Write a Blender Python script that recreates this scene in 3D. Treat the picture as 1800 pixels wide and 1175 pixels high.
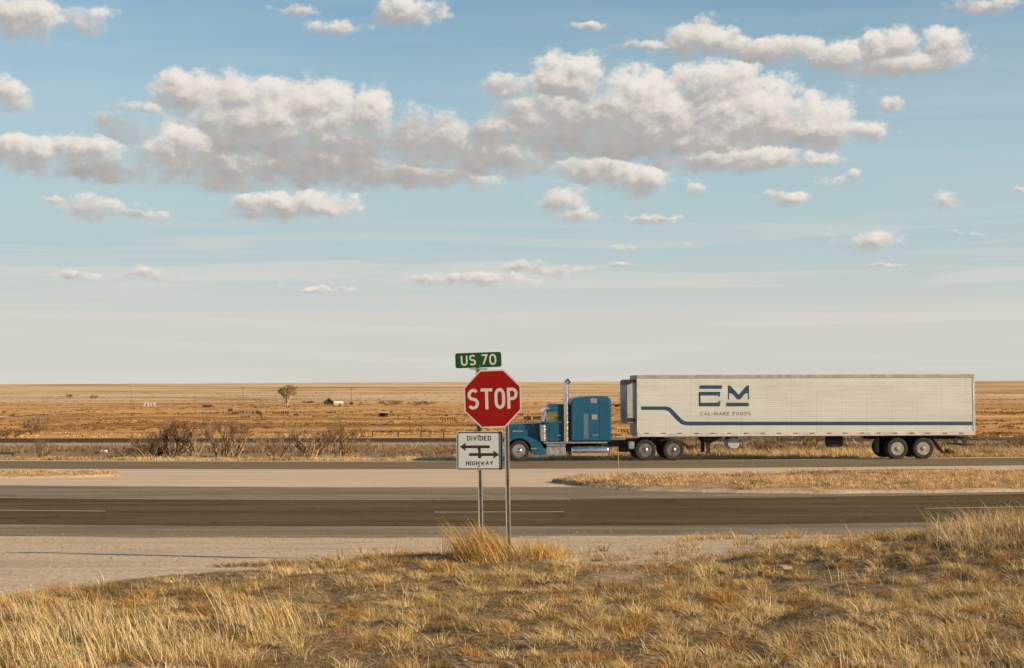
import bpy, bmesh, math, random
import numpy as np
from mathutils import Vector, Matrix, noise as mnoise

R = math.radians
for o in list(bpy.data.objects):
    bpy.data.objects.remove(o)
scene = bpy.context.scene
COL = scene.collection

# ------------------------------------------------------------------ camera
CAM_Z = 2.94
FPX = 2500.0                       # focal length in photo pixels (1800 wide)
cam_data = bpy.data.cameras.new('camera')
cam_data.sensor_width = 36.0
cam_data.lens = 50.0
cam_data.clip_start = 0.1
cam_data.clip_end = 30000.0
cam = bpy.data.objects.new('camera', cam_data)
COL.objects.link(cam)
PITCH = math.atan(92.5 / FPX)
cam_rot = Matrix.Rotation(math.pi / 2 + PITCH, 3, 'X') @ Matrix.Rotation(R(-0.19), 3, 'Z')
cam.matrix_world = Matrix.Translation((0, 0, CAM_Z)) @ cam_rot.to_4x4()
scene.camera = cam

def ray(px, py):
    """world direction of a point of the photograph"""
    return (cam_rot @ Vector(((px - 900) / FPX, (587.5 - py) / FPX, -1))).normalized()

def at(px, py, d):
    """world point seen at (px, py), d metres ahead of the camera"""
    v = ray(px, py)
    return Vector((0, 0, CAM_Z)) + v * (d / v.y)

# ------------------------------------------------------------------ exposure
scene.view_settings.view_transform = 'Standard'
scene.view_settings.look = 'None'
scene.view_settings.gamma = 1.0
scene.view_settings.exposure = 0.62
scene.cycles.max_bounces = 6
scene.cycles.transparent_max_bounces = 12
scene.cycles.use_denoising = True

# ------------------------------------------------------------------ sun
SUN_EL = R(21)
SUN_AZ = R(90 + 23)                # clockwise from +Y (north): to the right, a little behind the camera
sun_dir = Vector((math.sin(SUN_AZ) * math.cos(SUN_EL), math.cos(SUN_AZ) * math.cos(SUN_EL), math.sin(SUN_EL)))
sd = bpy.data.lights.new('sun', 'SUN')
sd.energy = 5.0
sd.angle = R(0.53)
sd.color = (1.0, 0.815, 0.57)
sun = bpy.data.objects.new('sun', sd)
COL.objects.link(sun)
sun.rotation_euler = (-sun_dir).to_track_quat('-Z', 'Y').to_euler()
sun.location = (60, -40, 60)

# ------------------------------------------------------------------ node helper
class NT:
    def __init__(s, tree):
        s.t = tree; s.n = tree.nodes; s.l = tree.links
    def put(s, sock, v):
        if hasattr(v, 'is_output') or isinstance(v, bpy.types.NodeSocket):
            s.l.new(v, sock)
        elif v is not None:
            sock.default_value = v
    def node(s, typ, **kw):
        n = s.n.new(typ)
        for k, v in kw.items(): setattr(n, k, v)
        return n
    def math(s, op, a, b=None, c=None, clamp=False):
        n = s.n.new('ShaderNodeMath'); n.operation = op; n.use_clamp = clamp
        s.put(n.inputs[0], a); s.put(n.inputs[1], b); s.put(n.inputs[2], c)
        return n.outputs[0]
    def vmath(s, op, a, b=None, c=None):
        n = s.n.new('ShaderNodeVectorMath'); n.operation = op
        s.put(n.inputs[0], a); s.put(n.inputs[1], b)
        if c is not None: s.put(n.inputs[2], c)
        return n.outputs['Value'] if op in ('DOT_PRODUCT', 'LENGTH', 'DISTANCE') else n.outputs['Vector']
    def mix(s, f, a, b, blend='MIX'):
        n = s.n.new('ShaderNodeMix'); n.data_type = 'RGBA'; n.blend_type = blend
        s.put(n.inputs['Factor'], f)
        for nm, v in (('A', a), ('B', b)):
            k = [i for i in n.inputs if i.name == nm and i.type == 'RGBA'][0]
            if isinstance(v, tuple) and len(v) == 3: v = v + (1,)
            s.put(k, v)
        return [o for o in n.outputs if o.type == 'RGBA'][0]
    def noise(s, vec, scale, detail=4, rough=0.5, dist=0.0, out='Fac', dim='3D'):
        n = s.n.new('ShaderNodeTexNoise'); n.noise_dimensions = dim
        s.put(n.inputs['Vector'], vec); n.inputs['Scale'].default_value = scale
        n.inputs['Detail'].default_value = detail; n.inputs['Roughness'].default_value = rough
        n.inputs['Distortion'].default_value = dist
        return n.outputs[out]
    def voro(s, vec, scale, feature='F1', out='Distance', dim='3D', **kw):
        n = s.n.new('ShaderNodeTexVoronoi'); n.voronoi_dimensions = dim; n.feature = feature
        s.put(n.inputs['Vector'], vec); n.inputs['Scale'].default_value = scale
        for k, v in kw.items(): n.inputs[k].default_value = v
        return n.outputs[out]
    def ramp(s, f, stops, interp='LINEAR'):
        n = s.n.new('ShaderNodeValToRGB'); s.put(n.inputs[0], f)
        cr = n.color_ramp; cr.interpolation = interp
        while len(cr.elements) > 1: cr.elements.remove(cr.elements[-1])
        cr.elements[0].position = stops[0][0]
        for p, c in stops[1:]: cr.elements.new(p)
        for e, (p, c) in zip(cr.elements, stops):
            if not isinstance(c, tuple): c = (c, c, c)
            e.color = c + (1,)
        return n.outputs['Color']
    def smooth(s, v, lo, hi, a=0.0, b=1.0):
        n = s.n.new('ShaderNodeMapRange'); n.interpolation_type = 'SMOOTHSTEP'
        s.put(n.inputs['Value'], v)
        for k, x in (('From Min', lo), ('From Max', hi), ('To Min', a), ('To Max', b)):
            n.inputs[k].default_value = x
        return n.outputs['Result']

# ------------------------------------------------------------------ sky
world = bpy.data.worlds.new('World')
scene.world = world
world.use_nodes = True
def build_sky():
    w = NT(world.node_tree)
    w.n.clear()
    out = w.node('ShaderNodeOutputWorld')
    bg = w.node('ShaderNodeBackground')
    w.l.new(bg.outputs[0], out.inputs[0])
    sky = w.node('ShaderNodeTexSky', sky_type='NISHITA')
    sky.sun_disc = False
    sky.sun_elevation = SUN_EL
    sky.sun_rotation = SUN_AZ
    sky.altitude = 1200
    sky.air_density = 1.3
    sky.dust_density = 1.0
    sky.ozone_density = 2.5
    base = w.vmath('MULTIPLY', sky.outputs[0], (SKY_K[0], SKY_K[1], SKY_K[2]))
    tc = w.node('ShaderNodeTexCoord')
    sep = w.node('ShaderNodeSeparateXYZ'); w.l.new(tc.outputs['Generated'], sep.inputs[0])
    X, Y, Z = sep.outputs
    az = w.math('ARCTAN2', X, Y)
    el = w.math('ARCSINE', Z)
    comb = w.node('ShaderNodeCombineXYZ')
    w.l.new(w.math('MULTIPLY', az, 180 / math.pi), comb.inputs[0])
    w.l.new(w.math('MULTIPLY', el, 180 / math.pi), comb.inputs[1])
    P = comb.outputs[0]                                 # degrees: azimuth, elevation
    # slow warp + finer warp so that outlines are ragged
    n1 = w.noise(P, 0.42, 2, 0.55, out='Color', dim='2D')
    n2 = w.noise(P, 2.4, 4, 0.6, out='Color', dim='2D')
    wv = w.vmath('MULTIPLY_ADD', n1, (1.0, 0.5, 0), (-0.5, -0.25, 0))
    wv = w.vmath('ADD', wv, w.vmath('MULTIPLY_ADD', n2, (0.5, 0.34, 0), (-0.25, -0.17, 0)))
    PW = w.vmath('ADD', P, wv)
    def field(p):
        """cloud masses: 1 - distance inside the nearest mass, and how sunlit that side of the mass is"""
        acc = sh = None
        for (cx, cy, rx, ry, *bias) in CLOUDS:
            d = ray(cx, cy)
            a0 = math.degrees(math.atan2(d.x, d.y)); e0 = math.degrees(math.asin(d.z))
            k = 180 / math.pi / FPX
            g_ = 1.0 if rx * ry < 1500 else 1.17
            sx, sy = 1 / (rx * k * g_), 1 / (ry * k * g_)
            small = rx * ry < 1500
            if small: sx /= 1.45; sy /= 1.7
            q = w.vmath('MULTIPLY_ADD', p, (sx, sy, 0), (-a0 * sx, -e0 * sy, 0))
            r2 = w.vmath('DOT_PRODUCT', q, q)
            if small: r2 = w.math('ADD', r2, 0.30 if rx * ry > 500 else 0.36)
            s_ = w.vmath('DOT_PRODUCT', q, (0.30, 0.80, 0))
            if bias: s_ = w.math('MULTIPLY_ADD', s_, 0.55, bias[0])
            if acc is None: acc, sh = r2, s_
            else:
                t = w.smooth(w.math('SUBTRACT', acc, r2), -0.22, 0.22)
                mx = w.n.new('ShaderNodeMix'); mx.data_type = 'FLOAT'
                w.put(mx.inputs[0], t); w.put(mx.inputs[2], sh); w.put(mx.inputs[3], s_)
                sh = mx.outputs[0]
                n = w.n.new('ShaderNodeMath'); n.operation = 'SMOOTH_MIN'
                w.put(n.inputs[0], acc); w.put(n.inputs[1], r2); n.inputs[2].default_value = 0.6
                acc = n.outputs[0]
        return w.math('SUBTRACT', 1.0, w.math('MINIMUM', acc, 4.0)), sh
    def lumps(p):
        q = w.vmath('MULTIPLY', p, (1.0, 1.35, 1))
        a = w.voro(q, 0.8, 'F1', dim='2D', Detail=2.0, Roughness=0.55, Lacunarity=2.4)
        b = w.noise(q, 1.0, 6, 0.60, dim='2D')
        return w.math('MULTIPLY_ADD', w.math('SUBTRACT', 0.42, a), 0.75, w.math('MULTIPLY', w.math('SUBTRACT', b, 0.42), 1.5))
    F0, SH = field(PW)
    L0 = lumps(P); L1 = lumps(w.vmath('ADD', P, (0.22, 0.34, 0)))
    D0 = w.math('MULTIPLY_ADD', F0, 1.35, L0)
    crisp = w.smooth(SH, -0.5, 0.5)
    am = w.n.new('ShaderNodeMix'); am.data_type = 'FLOAT'
    w.put(am.inputs[0], crisp); w.put(am.inputs[2], w.smooth(D0, -0.25, 1.3)); w.put(am.inputs[3], w.smooth(D0, 0.05, 0.85))
    wisp = w.math('MULTIPLY', w.smooth(w.math('MULTIPLY_ADD', L0, 1.9, w.math('MULTIPLY_ADD', F0, 1.25, 0.45)), 0.1, 2.0), 0.62)
    alpha = w.math('MAXIMUM', am.outputs[0], wisp)
    # sunlit tops and right-hand sides, grey undersides, and lumps that catch the light
    lit = w.math('MULTIPLY_ADD', SH, 0.62, 0.56)
    lit = w.math('ADD', lit, w.math('MULTIPLY', w.math('SUBTRACT', L0, L1), 0.26))
    lit = w.math('ADD', lit, w.smooth(D0, 0.9, 0.2, 0, 0.14), clamp=True)
    ccol = w.ramp(lit, [(0.08, CL_DARK), (0.42, CL_MID), (0.66, CL_LIT), (0.86, CL_TOP)])
    # far-off clouds go creamier and dimmer near the horizon
    # thin veil of high cloud: streaks stretched along the horizon
    vs = w.vmath('MULTIPLY', P, (0.07, 0.75, 1))
    vn = w.noise(vs, 1.0, 5, 0.58, 0.4, dim='2D')
    ev = w.math('ADD', w.vmath('DOT_PRODUCT', P, (0, 1, 0)), w.math('MULTIPLY', w.math('SUBTRACT', vn, 0.5), 7.5))
    veil = w.smooth(ev, 5.4, 2.4)
    veil = w.math('MULTIPLY', veil, 0.86)
    veil2 = w.math('MULTIPLY', w.smooth(ev, 19, 5), 0.93)
    vcol = w.ramp(w.math('DIVIDE', w.vmath('DOT_PRODUCT', P, (0, 1, 0)), 9.0), [(0, VEIL_LO), (0.30, VEIL_LO), (0.62, VEIL_HI), (1, VEIL_HI)])
    c = w.mix(w.math('MAXIMUM', veil, veil2), base, vcol)
    stn = w.noise(w.vmath('ADD', w.vmath('MULTIPLY', P, (0.055, 1.25, 1)), (3, 7, 0)), 1.0, 5, 0.6, 0.5, dim='2D')
    stk = w.math('MULTIPLY', w.smooth(stn, 0.46, 0.66), w.smooth(w.vmath('DOT_PRODUCT', P, (0, 1, 0)), 8.0, 4.5, 0, 0.55))
    c = w.mix(stk, c, (4.35, 4.15, 3.80))
    # generic broken cloud on the rest of the dome (never overhead in the picture)
    far = w.noise(w.vmath('MULTIPLY', tc.outputs['Generated'], (2.2, 2.2, 6.0)), 1.6, 6, 0.6)
    up = w.smooth(el, 0.28, 0.40)
    side = w.smooth(w.math('ABSOLUTE', az), 0.42, 0.6)
    away = w.math('MAXIMUM', up, side)
    a2 = w.math('MULTIPLY', w.math('MULTIPLY', w.smooth(far, 0.56, 0.68), away), w.smooth(el, 0.03, 0.12))
    c = w.mix(w.math('MULTIPLY', a2, 0.85), c, CL_MID)
    fade = w.smooth(w.vmath('DOT_PRODUCT', P, (0, 1, 0)), 1.5, 6.0, 0.90, 0.97)
    c = w.mix(w.math('MULTIPLY', alpha, fade), c, ccol)
    w.l.new(c, bg.inputs['Color'])
    bg.inputs['Strength'].default_value = SKY_STRENGTH

# cloud masses of the photograph (centre x, y, half width, half height in photo pixels, turned into directions)
CLOUDS = [
 (470,250,185,44,-.42),(1110,250,175,46,-.42),(955,205,90,44,-.15),(1240,235,165,60,-.15),(640,258,90,34,-.40),(475,196,205,52,.05),(880,240,90,36,-.30),(215,225,60,22,-.4),
 (325,165,60,42),(425,175,75,48),(555,188,100,52),(645,205,55,48),(235,188,45,10),
 (330,255,75,38),(300,248,48,30,.30),(395,292,150,42,-.30),(310,285,55,26,.10),(560,288,170,46,-.45),(750,250,110,55,-.25),(855,268,95,48,-.30),(700,310,170,24,-.35),(850,318,40,18),
 (1000,140,75,50),(905,150,55,24),(1020,232,150,55,-.38),(1130,190,120,75),(1260,150,105,50),(1330,205,150,65),(1430,225,100,45),
 (1520,230,42,18),(1290,278,170,24),(1410,284,75,10),(1050,298,85,30),(1130,315,52,32),(990,352,48,30),(1010,378,58,14),(925,272,55,24),
 (1230,70,72,38),(1355,85,105,26),(1480,98,60,26),(1560,88,60,38),(1650,88,55,40),(1600,112,100,24),(1130,80,60,8),(1030,48,40,8),
 (40,28,66,38),(150,30,42,24),(20,162,36,28),(35,262,60,28),(140,262,70,30),(170,300,80,22,-.5),(40,285,60,22,-.4),
 (172,364,55,20),(250,376,46,8),(95,352,28,6),(510,362,115,25),(575,356,55,18),
 (520,18,48,8),(590,48,50,12),(715,20,62,26),(1575,180,26,12),(1745,6,60,14),(1370,349,52,10),(1225,337,22,13),(1455,320,32,9),
 (1670,350,26,16),(1520,422,52,14),(1695,412,44,6),(1150,388,62,7),(1195,429,28,6),(1095,438,28,6),(960,470,75,10),(845,491,105,12),
 (740,487,20,9),(1550,463,34,4),(285,482,56,11),(140,486,38,9),(1497,312,12,9),(1792,337,14,5),(540,508,60,5),(1100,462,22,4),
]
SKY_K = (0.71, 0.80, 0.76)
SKY_STRENGTH = 0.106
CL_DARK = (2.35, 2.2, 2.15)
CL_MID = (3.0, 2.75, 2.6)
CL_LIT = (4.6, 4.22, 3.82)
CL_TOP = (5.3, 4.92, 4.48)
VEIL_LO = (3.9, 3.82, 3.55)
VEIL_HI = (2.85, 3.55, 3.75)
build_sky()

# ================================================================== helpers
rng = np.random.default_rng(7)
random.seed(7)

def link(o, parent=None):
    COL.objects.link(o)
    if parent is not None: o.parent = parent
    return o

def tag(o, label=None, cat=None, group=None, kind=None):
    if label: o['label'] = label
    if cat: o['category'] = cat
    if group: o['group'] = group
    if kind: o['kind'] = kind
    return o

def empty(name, loc, rz=0.0, label=None, cat=None, group=None, ry=0.0):
    o = bpy.data.objects.new(name, None)
    o.empty_display_size = 0.3
    o.location = loc
    o.rotation_euler = (0, ry, rz)
    link(o)
    return tag(o, label, cat, group)

def np_mesh(name, verts, quads=None, tris=None, mat=None, tint=None, smooth=False, parent=None):
    """fast mesh from numpy arrays"""
    me = bpy.data.meshes.new(name)
    nq = 0 if quads is None else len(quads)
    nt = 0 if tris is None else len(tris)
    me.vertices.add(len(verts))
    me.vertices.foreach_set('co', np.asarray(verts, np.float32).ravel())
    idx = []
    if nq: idx.append(np.asarray(quads, np.int32).ravel())
    if nt: idx.append(np.asarray(tris, np.int32).ravel())
    idx = np.concatenate(idx)
    me.loops.add(len(idx))
    me.loops.foreach_set('vertex_index', idx)
    me.polygons.add(nq + nt)
    st = np.concatenate([np.arange(nq) * 4, nq * 4 + np.arange(nt) * 3]).astype(np.int32)
    me.polygons.foreach_set('loop_start', st)
    if smooth: me.polygons.foreach_set('use_smooth', np.ones(nq + nt, bool))
    me.update(calc_edges=True)
    if tint is not None:
        a = me.color_attributes.new('tint', 'FLOAT_COLOR', 'POINT')
        c = np.ones((len(verts), 4), np.float32); c[:, :3] = tint
        a.data.foreach_set('color', c.ravel())
    if mat: me.materials.append(mat)
    return link(bpy.data.objects.new(name, me), parent)

def vnoise(x, y, seed=0):
    """2-D value noise, numpy, range 0..1"""
    xi = np.floor(x).astype(np.int64); yi = np.floor(y).astype(np.int64)
    fx = x - xi; fy = y - yi
    fx = fx * fx * (3 - 2 * fx); fy = fy * fy * (3 - 2 * fy)
    def h(a, b):
        n = (a * 374761393 + b * 668265263 + seed * 974634777) & 0xFFFFFFFF
        n = ((n ^ (n >> 13)) * 1274126177) & 0xFFFFFFFF
        return ((n ^ (n >> 16)) & 0xFFFFFF) / float(0xFFFFFF)
    return (h(xi, yi) * (1 - fx) + h(xi + 1, yi) * fx) * (1 - fy) + (h(xi, yi + 1) * (1 - fx) + h(xi + 1, yi + 1) * fx) * fy

def fbm(x, y, octs=4, seed=0, gain=0.5):
    x = np.asarray(x, float); y = np.asarray(y, float)
    s = 0; a = 1; t = 0
    for k in range(octs):
        s = s + a * vnoise(x * 2 ** k + 17.3 * k, y * 2 ** k - 9.1 * k, seed + k); t += a; a *= gain
    return s / t

def sstep(a, b, v):
    t = np.clip((v - a) / (b - a), 0, 1)
    return t * t * (3 - 2 * t)

# ================================================================== materials
def new_mat(name):
    m = bpy.data.materials.new(name)
    m.use_nodes = True
    t = NT(m.node_tree)
    b = t.n['Principled BSDF']
    return m, t, b

def plain(name, col, rough=0.6, metal=0.0, var=0.0, scale=3.0, bump=0.0, coat=0.0, spec=0.5):
    m, t, b = new_mat(name)
    b.inputs['Roughness'].default_value = rough
    b.inputs['Metallic'].default_value = metal
    b.inputs['Specular IOR Level'].default_value = spec
    if coat: b.inputs['Coat Weight'].default_value = coat
    if var > 0:
        tc = t.node('ShaderNodeTexCoord').outputs['Object']
        n = t.noise(tc, scale, 5, 0.65)
        c = t.ramp(n, [(0.3, tuple(x * (1 - var) for x in col)), (0.7, tuple(min(1, x * (1 + var * 0.6)) for x in col))])
        t.l.new(c, b.inputs['Base Color'])
        r = t.noise(tc, scale * 2.3, 4, 0.6)
        t.l.new(t.smooth(r, 0.3, 0.7, max(0.02, rough - 0.12), min(1, rough + 0.15)), b.inputs['Roughness'])
    else:
        b.inputs['Base Color'].default_value = col + (1,)
    if bump:
        tc = t.node('ShaderNodeTexCoord').outputs['Object']
        bp = t.node('ShaderNodeBump'); bp.inputs['Strength'].default_value = bump; bp.inputs['Distance'].default_value = 0.02
        t.l.new(t.noise(tc, scale * 8, 4, 0.6), bp.inputs['Height'])
        t.l.new(bp.outputs[0], b.inputs['Normal'])
    return m

def grass_mat(name, trans=0.3):
    m, t, b = new_mat(name)
    at_ = t.node('ShaderNodeAttribute', attribute_name='tint').outputs['Color']
    t.n.remove(b)
    d = t.node('ShaderNodeBsdfDiffuse'); tr = t.node('ShaderNodeBsdfTranslucent')
    t.l.new(at_, d.inputs[0]); t.l.new(at_, tr.inputs[0])
    mx = t.node('ShaderNodeMixShader'); mx.inputs[0].default_value = trans
    t.l.new(d.outputs[0], mx.inputs[1]); t.l.new(tr.outputs[0], mx.inputs[2])
    t.l.new(mx.outputs[0], t.n['Material Output'].inputs[0])
    return m
GRASS = grass_mat('dry_grass_blades')
TWIG = grass_mat('twigs', 0.0)

# ================================================================== land form
# near road lies at z = 0; the camera stands on a bank 1.3 m above it
PROF = np.array([(-90,1.5),(0,1.30),(9,1.08),(14,.86),(18.8,.62),(23,.36),(26.9,.10),(30.2,.0),(37.3,.0),(42.4,-.04),(48,-.2),
  (56,-.45),(61.2,-.58),(64.5,-.55),(67.6,-.60),(72,-.78),(77,-.98),(90,-1.15),(105,-1.5),(116,-1.75),(160,-2.5),(220,-3.3),(330,-4.8),(450,-6.1),
  (620,-7.2),(800,-7.7),(1100,-7.2),(1600,-3.8),(2100,2.2),(2600,9.6),(2900,12.0),(3600,12.5),(9000,5)])
def prof(y): return np.interp(y, PROF[:, 0], PROF[:, 1])

def sag(x, y):
    """the carriageways bend gently away to both sides"""
    k = 0.0062 + (0.0028 - 0.0062) * sstep(42, 62, np.asarray(y, float))
    ax = np.abs(x); r = 30.0
    return np.where(ax < r, k * ax * ax, k * r * r + 2 * k * r * 0.35 * (ax - r))

def base_z(x, y):
    """height of the made ground (roads, shoulders, median)"""
    yy = np.asarray(y, float)
    near = sstep(20, 30, yy) * (1 - sstep(76, 110, yy))
    return prof(yy - sag(x, yy) * near)

# edge of the rough grass bank: grass on the near side, gravel beyond
EDGE = np.array([(-60,-8),(-20,1),(-12,8),(-8,10.0),(-5.6,13.6),(-5.0,14.8),(-3.86,17.3),(-2.16,19.3),(-1.1,19.7),(0,18.9),(1.4,17.4),
                 (3.45,18.4),(5.6,21.6),(7.2,23.8),(9,24.6),(14,25.2),(60,27)])
def edge_y(x): return np.interp(x, EDGE[:, 0], EDGE[:, 1])
MED_R = dict(x=np.array([1.3,2.2,3.6,7,10,21,60]), lo=np.array([45.6,42.6,40.6,39.0,38.5,38.3,38.3]), hi=np.array([46,48.2,49.5,50.6,51.0,51.4,51.5]))
MED_L = dict(x=np.array([-60,-19.5,-17.0,-15.6,-14.6]), lo=np.array([45.6,46.8,48.8,50.2,52.0]), hi=np.array([53.9,53.8,54.2,54.6,52.6]))
def in_med(x, y, grow=0.0):
    s = np.zeros(np.shape(x))
    for M, inside in ((MED_R, x > MED_R['x'][0]), (MED_L, x < MED_L['x'][-1])):
        w = 0.5 * (fbm(np.asarray(x) * 0.9, np.asarray(y) * 0.9, 3, 5) - 0.5)
        yy = y - sag(x, y)
        lo = np.interp(x, M['x'], M['lo']) + w - grow; hi = np.interp(x, M['x'], M['hi']) + w + grow
        s = np.maximum(s, np.where(inside, sstep(-0.15, 0.25, np.minimum(yy - lo, hi - yy)), 0))
    return s

def land_z(x, y):
    x = np.asarray(x, float); y = np.asarray(y, float)
    z = base_z(x, y)
    e = edge_y(x)
    bank = 1 - sstep(-1.5, 0.6, y - e)
    z = z + bank * (0.16 * (fbm(x * 0.45, y * 0.45, 3, 11) - 0.45) + 0.13 * (fbm(x * 2.1, y * 2.1, 3, 12) - 0.5))
    # the mound at the right
    z = z + 0.50 * np.exp(-((x - 7.2) / 3.0) ** 2 - ((y - 16.5) / 3.6) ** 2) + 0.03 * np.clip(x, 0, 12) * np.exp(-((y - 14) / 8) ** 2)
    z = z + 0.10 * np.exp(-((x + 0.4) / 1.3) ** 2 - ((y - 18.6) / 1.0) ** 2)
    # medians stand up a little
    z = z + 0.11 * in_med(x, y, 0.1)
    # rough country beyond the far road
    far = sstep(76, 90, y)
    z = z + far * (0.45 * (fbm(x * 0.03, y * 0.05, 4, 21) - 0.5) * sstep(85, 160, y))
    z = z + sstep(140, 260, y) * (1 - 0.55 * sstep(900, 1800, y)) * 2.2 * (fbm(x * 0.006, y * 0.014, 4, 22) - 0.5)
    z = z + sstep(900, 2200, y) * 5.0 * (fbm(x * 0.0011, y * 0.002, 4, 23) - 0.5)
    return z

def gz(x, y): return float(land_z(np.array([x]), np.array([y]))[0])

def hit(px, py, dmin=6.0, dmax=5200.0):
    """where the sight line through a photo pixel meets the land"""
    v = ray(px, py)
    d = np.geomspace(dmin, dmax, 3000)
    z = land_z(v.x / v.y * d, d)
    below = (CAM_Z + v.z / v.y * d) < z
    i = int(np.argmax(below)) if below.any() else len(d) - 1
    d0 = d[max(i - 1, 0)]
    x = v.x / v.y * d0
    return Vector((x, d0, gz(x, d0)))

# ------------------------------------------------------------------ land sheet
def make_land():
    ys = np.concatenate([np.linspace(-90, 4, 30), np.linspace(4.2, 27, 190), np.linspace(27.2, 80, 160), np.geomspace(80.6, 9000, 260)])
    u = np.linspace(-1, 1, 441)
    u = np.sign(u) * np.abs(u) ** 1.3
    W = 16 + 1.05 * np.maximum(ys, 0) + 0.4 * np.maximum(-ys, 0)
    W = np.where(ys < 4, 16 + 1.05 * 4 + 0.8 * (4 - ys), W)
    Yg, Ug = np.meshgrid(ys, u, indexing='ij')
    Xg = Ug * W[:, None]
    Zg = land_z(Xg, Yg)
    # the made surfaces are separate sheets just above: keep the land under them
    under = ((Yg - sag(Xg, Yg)) > 27.2) & ((Yg - sag(Xg, Yg)) < 71.6) & (in_med(Xg, Yg, 0.4) <= 0)
    Zg = Zg - 0.10 * np.where(((Yg - sag(Xg, Yg)) > 27.2) & ((Yg - sag(Xg, Yg)) < 71.6), 1 - sstep(0, 1, in_med(Xg, Yg, 0.35)), 0)
    v = np.stack([Xg, Yg, Zg], -1).reshape(-1, 3)
    nr, nc = Xg.shape
    i = np.arange(nr - 1)[:, None] * nc + np.arange(nc - 1)[None, :]
    q = np.stack([i, i + 1, i + nc + 1, i + nc], -1).reshape(-1, 4)
    # what covers the ground: r = gravel, g = distance class
    jit = 1.3 * (fbm(Xg * 1.3, Yg * 1.3, 4, 31) - 0.5) + 2.4 * (fbm(Xg * 0.45, Yg * 0.3, 3, 32) - 0.5)
    grav = sstep(-0.25, 0.35, Yg - edge_y(Xg) + jit) * (1 - sstep(71.5, 73.0, Yg - sag(Xg, Yg) + jit * 0.6))
    grav = grav * (1 - in_med(Xg, Yg))
    patch = sstep(0.56, 0.68, fbm(Xg * 0.8 + 3, Yg * 0.5, 4, 33)) * (Xg > 0) * sstep(14, 17, Yg) * (Yg < 30)
    grav = np.maximum(grav, patch * 0.55)
    med = in_med(Xg, Yg)
    brush = sstep(76, 80, Yg) * (1 - sstep(112, 122, Yg))
    tint = np.stack([grav, med, brush], -1).reshape(-1, 3)
    m, t, b = new_mat('land_cover')
    b.inputs['Roughness'].default_value = 0.95
    b.inputs['Specular IOR Level'].default_value = 0.1
    P = t.node('ShaderNodeNewGeometry').outputs['Position']
    sp = t.node('ShaderNodeSeparateXYZ'); t.l.new(P, sp.inputs[0])
    Yc = sp.outputs[1]
    att = t.node('ShaderNodeAttribute', attribute_name='tint')
    sa = t.node('ShaderNodeSeparateColor'); t.l.new(att.outputs['Color'], sa.inputs[0])
    # near soil and litter
    soil = t.ramp(t.noise(P, 14.0, 8, 0.78), [(0.36, (.05, .032, .015)), (0.47, (.15, .095, .043)), (0.54, (.26, .17, .08)), (0.66, (.42, .30, .16))])
    # gravel
    g1 = t.noise(P, 15, 7, 0.78)
    g2 = t.noise(t.vmath('MULTIPLY', P, (0.35, 1.1, 1)), 0.9, 5, 0.6)
    gcol = t.ramp(g1, [(0.34, (.14, .09, .055)), (0.42, (.40, .285, .19)), (0.5, (.55, .405, .265)), (0.60, (.63, .485, .34)), (0.7, (.80, .68, .55))])
    gcol = t.mix(t.smooth(g2, 0.5, 0.70, 0, 0.50), gcol, (.30, .225, .15))
    g3 = t.noise(t.vmath('MULTIPLY', P, (0.16, 2.4, 1)), 1.0, 5, 0.6, 1.2)
    gcol = t.mix(t.smooth(g3, 0.53, 0.64, 0, 0.42), gcol, (.27, .20, .135))
    # open range, seen at grazing angle
    wv = t.vmath('MULTIPLY', P, (0.005, 0.022, 0.0))
    n1 = t.noise(wv, 1.0, 8, 0.62, 0.6)
    n2 = t.noise(t.vmath('MULTIPLY', P, (0.05, 0.11, 0)), 1.0, 8, 0.7)
    n3 = t.noise(t.vmath('MULTIPLY', P, (0.018, 0.10, 0)), 1.0, 8, 0.75, 0.5)
    rng1 = t.ramp(t.math('ADD', t.math('MULTIPLY', n1, 0.45), t.math('ADD', t.math('MULTIPLY', n2, 0.25), t.math('MULTIPLY', n3, 0.30))),
                  [(0.40, (.15, .068, .022)), (0.455, (.36, .175, .055)), (0.51, (.53, .275, .088)), (0.58, (.62, .36, .14))])
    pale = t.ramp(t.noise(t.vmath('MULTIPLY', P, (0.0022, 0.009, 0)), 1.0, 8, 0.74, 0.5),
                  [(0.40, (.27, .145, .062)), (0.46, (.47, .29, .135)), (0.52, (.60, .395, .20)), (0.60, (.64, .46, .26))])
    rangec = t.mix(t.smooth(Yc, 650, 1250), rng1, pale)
    brushc = t.ramp(t.noise(t.vmath('MULTIPLY', P, (0.5, 0.9, 0)), 1.0, 7, 0.7), [(0.35, (.13, .085, .05)), (0.5, (.27, .18, .105)), (0.68, (.40, .27, .155))])
    ranged = t.mix(sa.outputs[2], rangec, brushc)
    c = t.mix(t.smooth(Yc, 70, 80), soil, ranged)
    c = t.mix(sa.outputs[1], c, t.ramp(t.noise(P, 3.0, 6, 0.7), [(0.35, (.20, .11, .05)), (0.6, (.44, .27, .13))]))
    c = t.mix(sa.outputs[0], c, gcol)
    t.l.new(c, b.inputs['Base Color'])
    bp = t.node('ShaderNodeBump'); bp.inputs['Strength'].default_value = 0.6; bp.inputs['Distance'].default_value = 0.02
    t.l.new(t.noise(P, 18, 4, 0.65), bp.inputs['Height']); t.l.new(bp.outputs[0], b.inputs['Normal'])
    o = np_mesh('ground', v, quads=q, mat=m, tint=tint, smooth=True)
    tag(o, kind='structure')
make_land()

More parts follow.
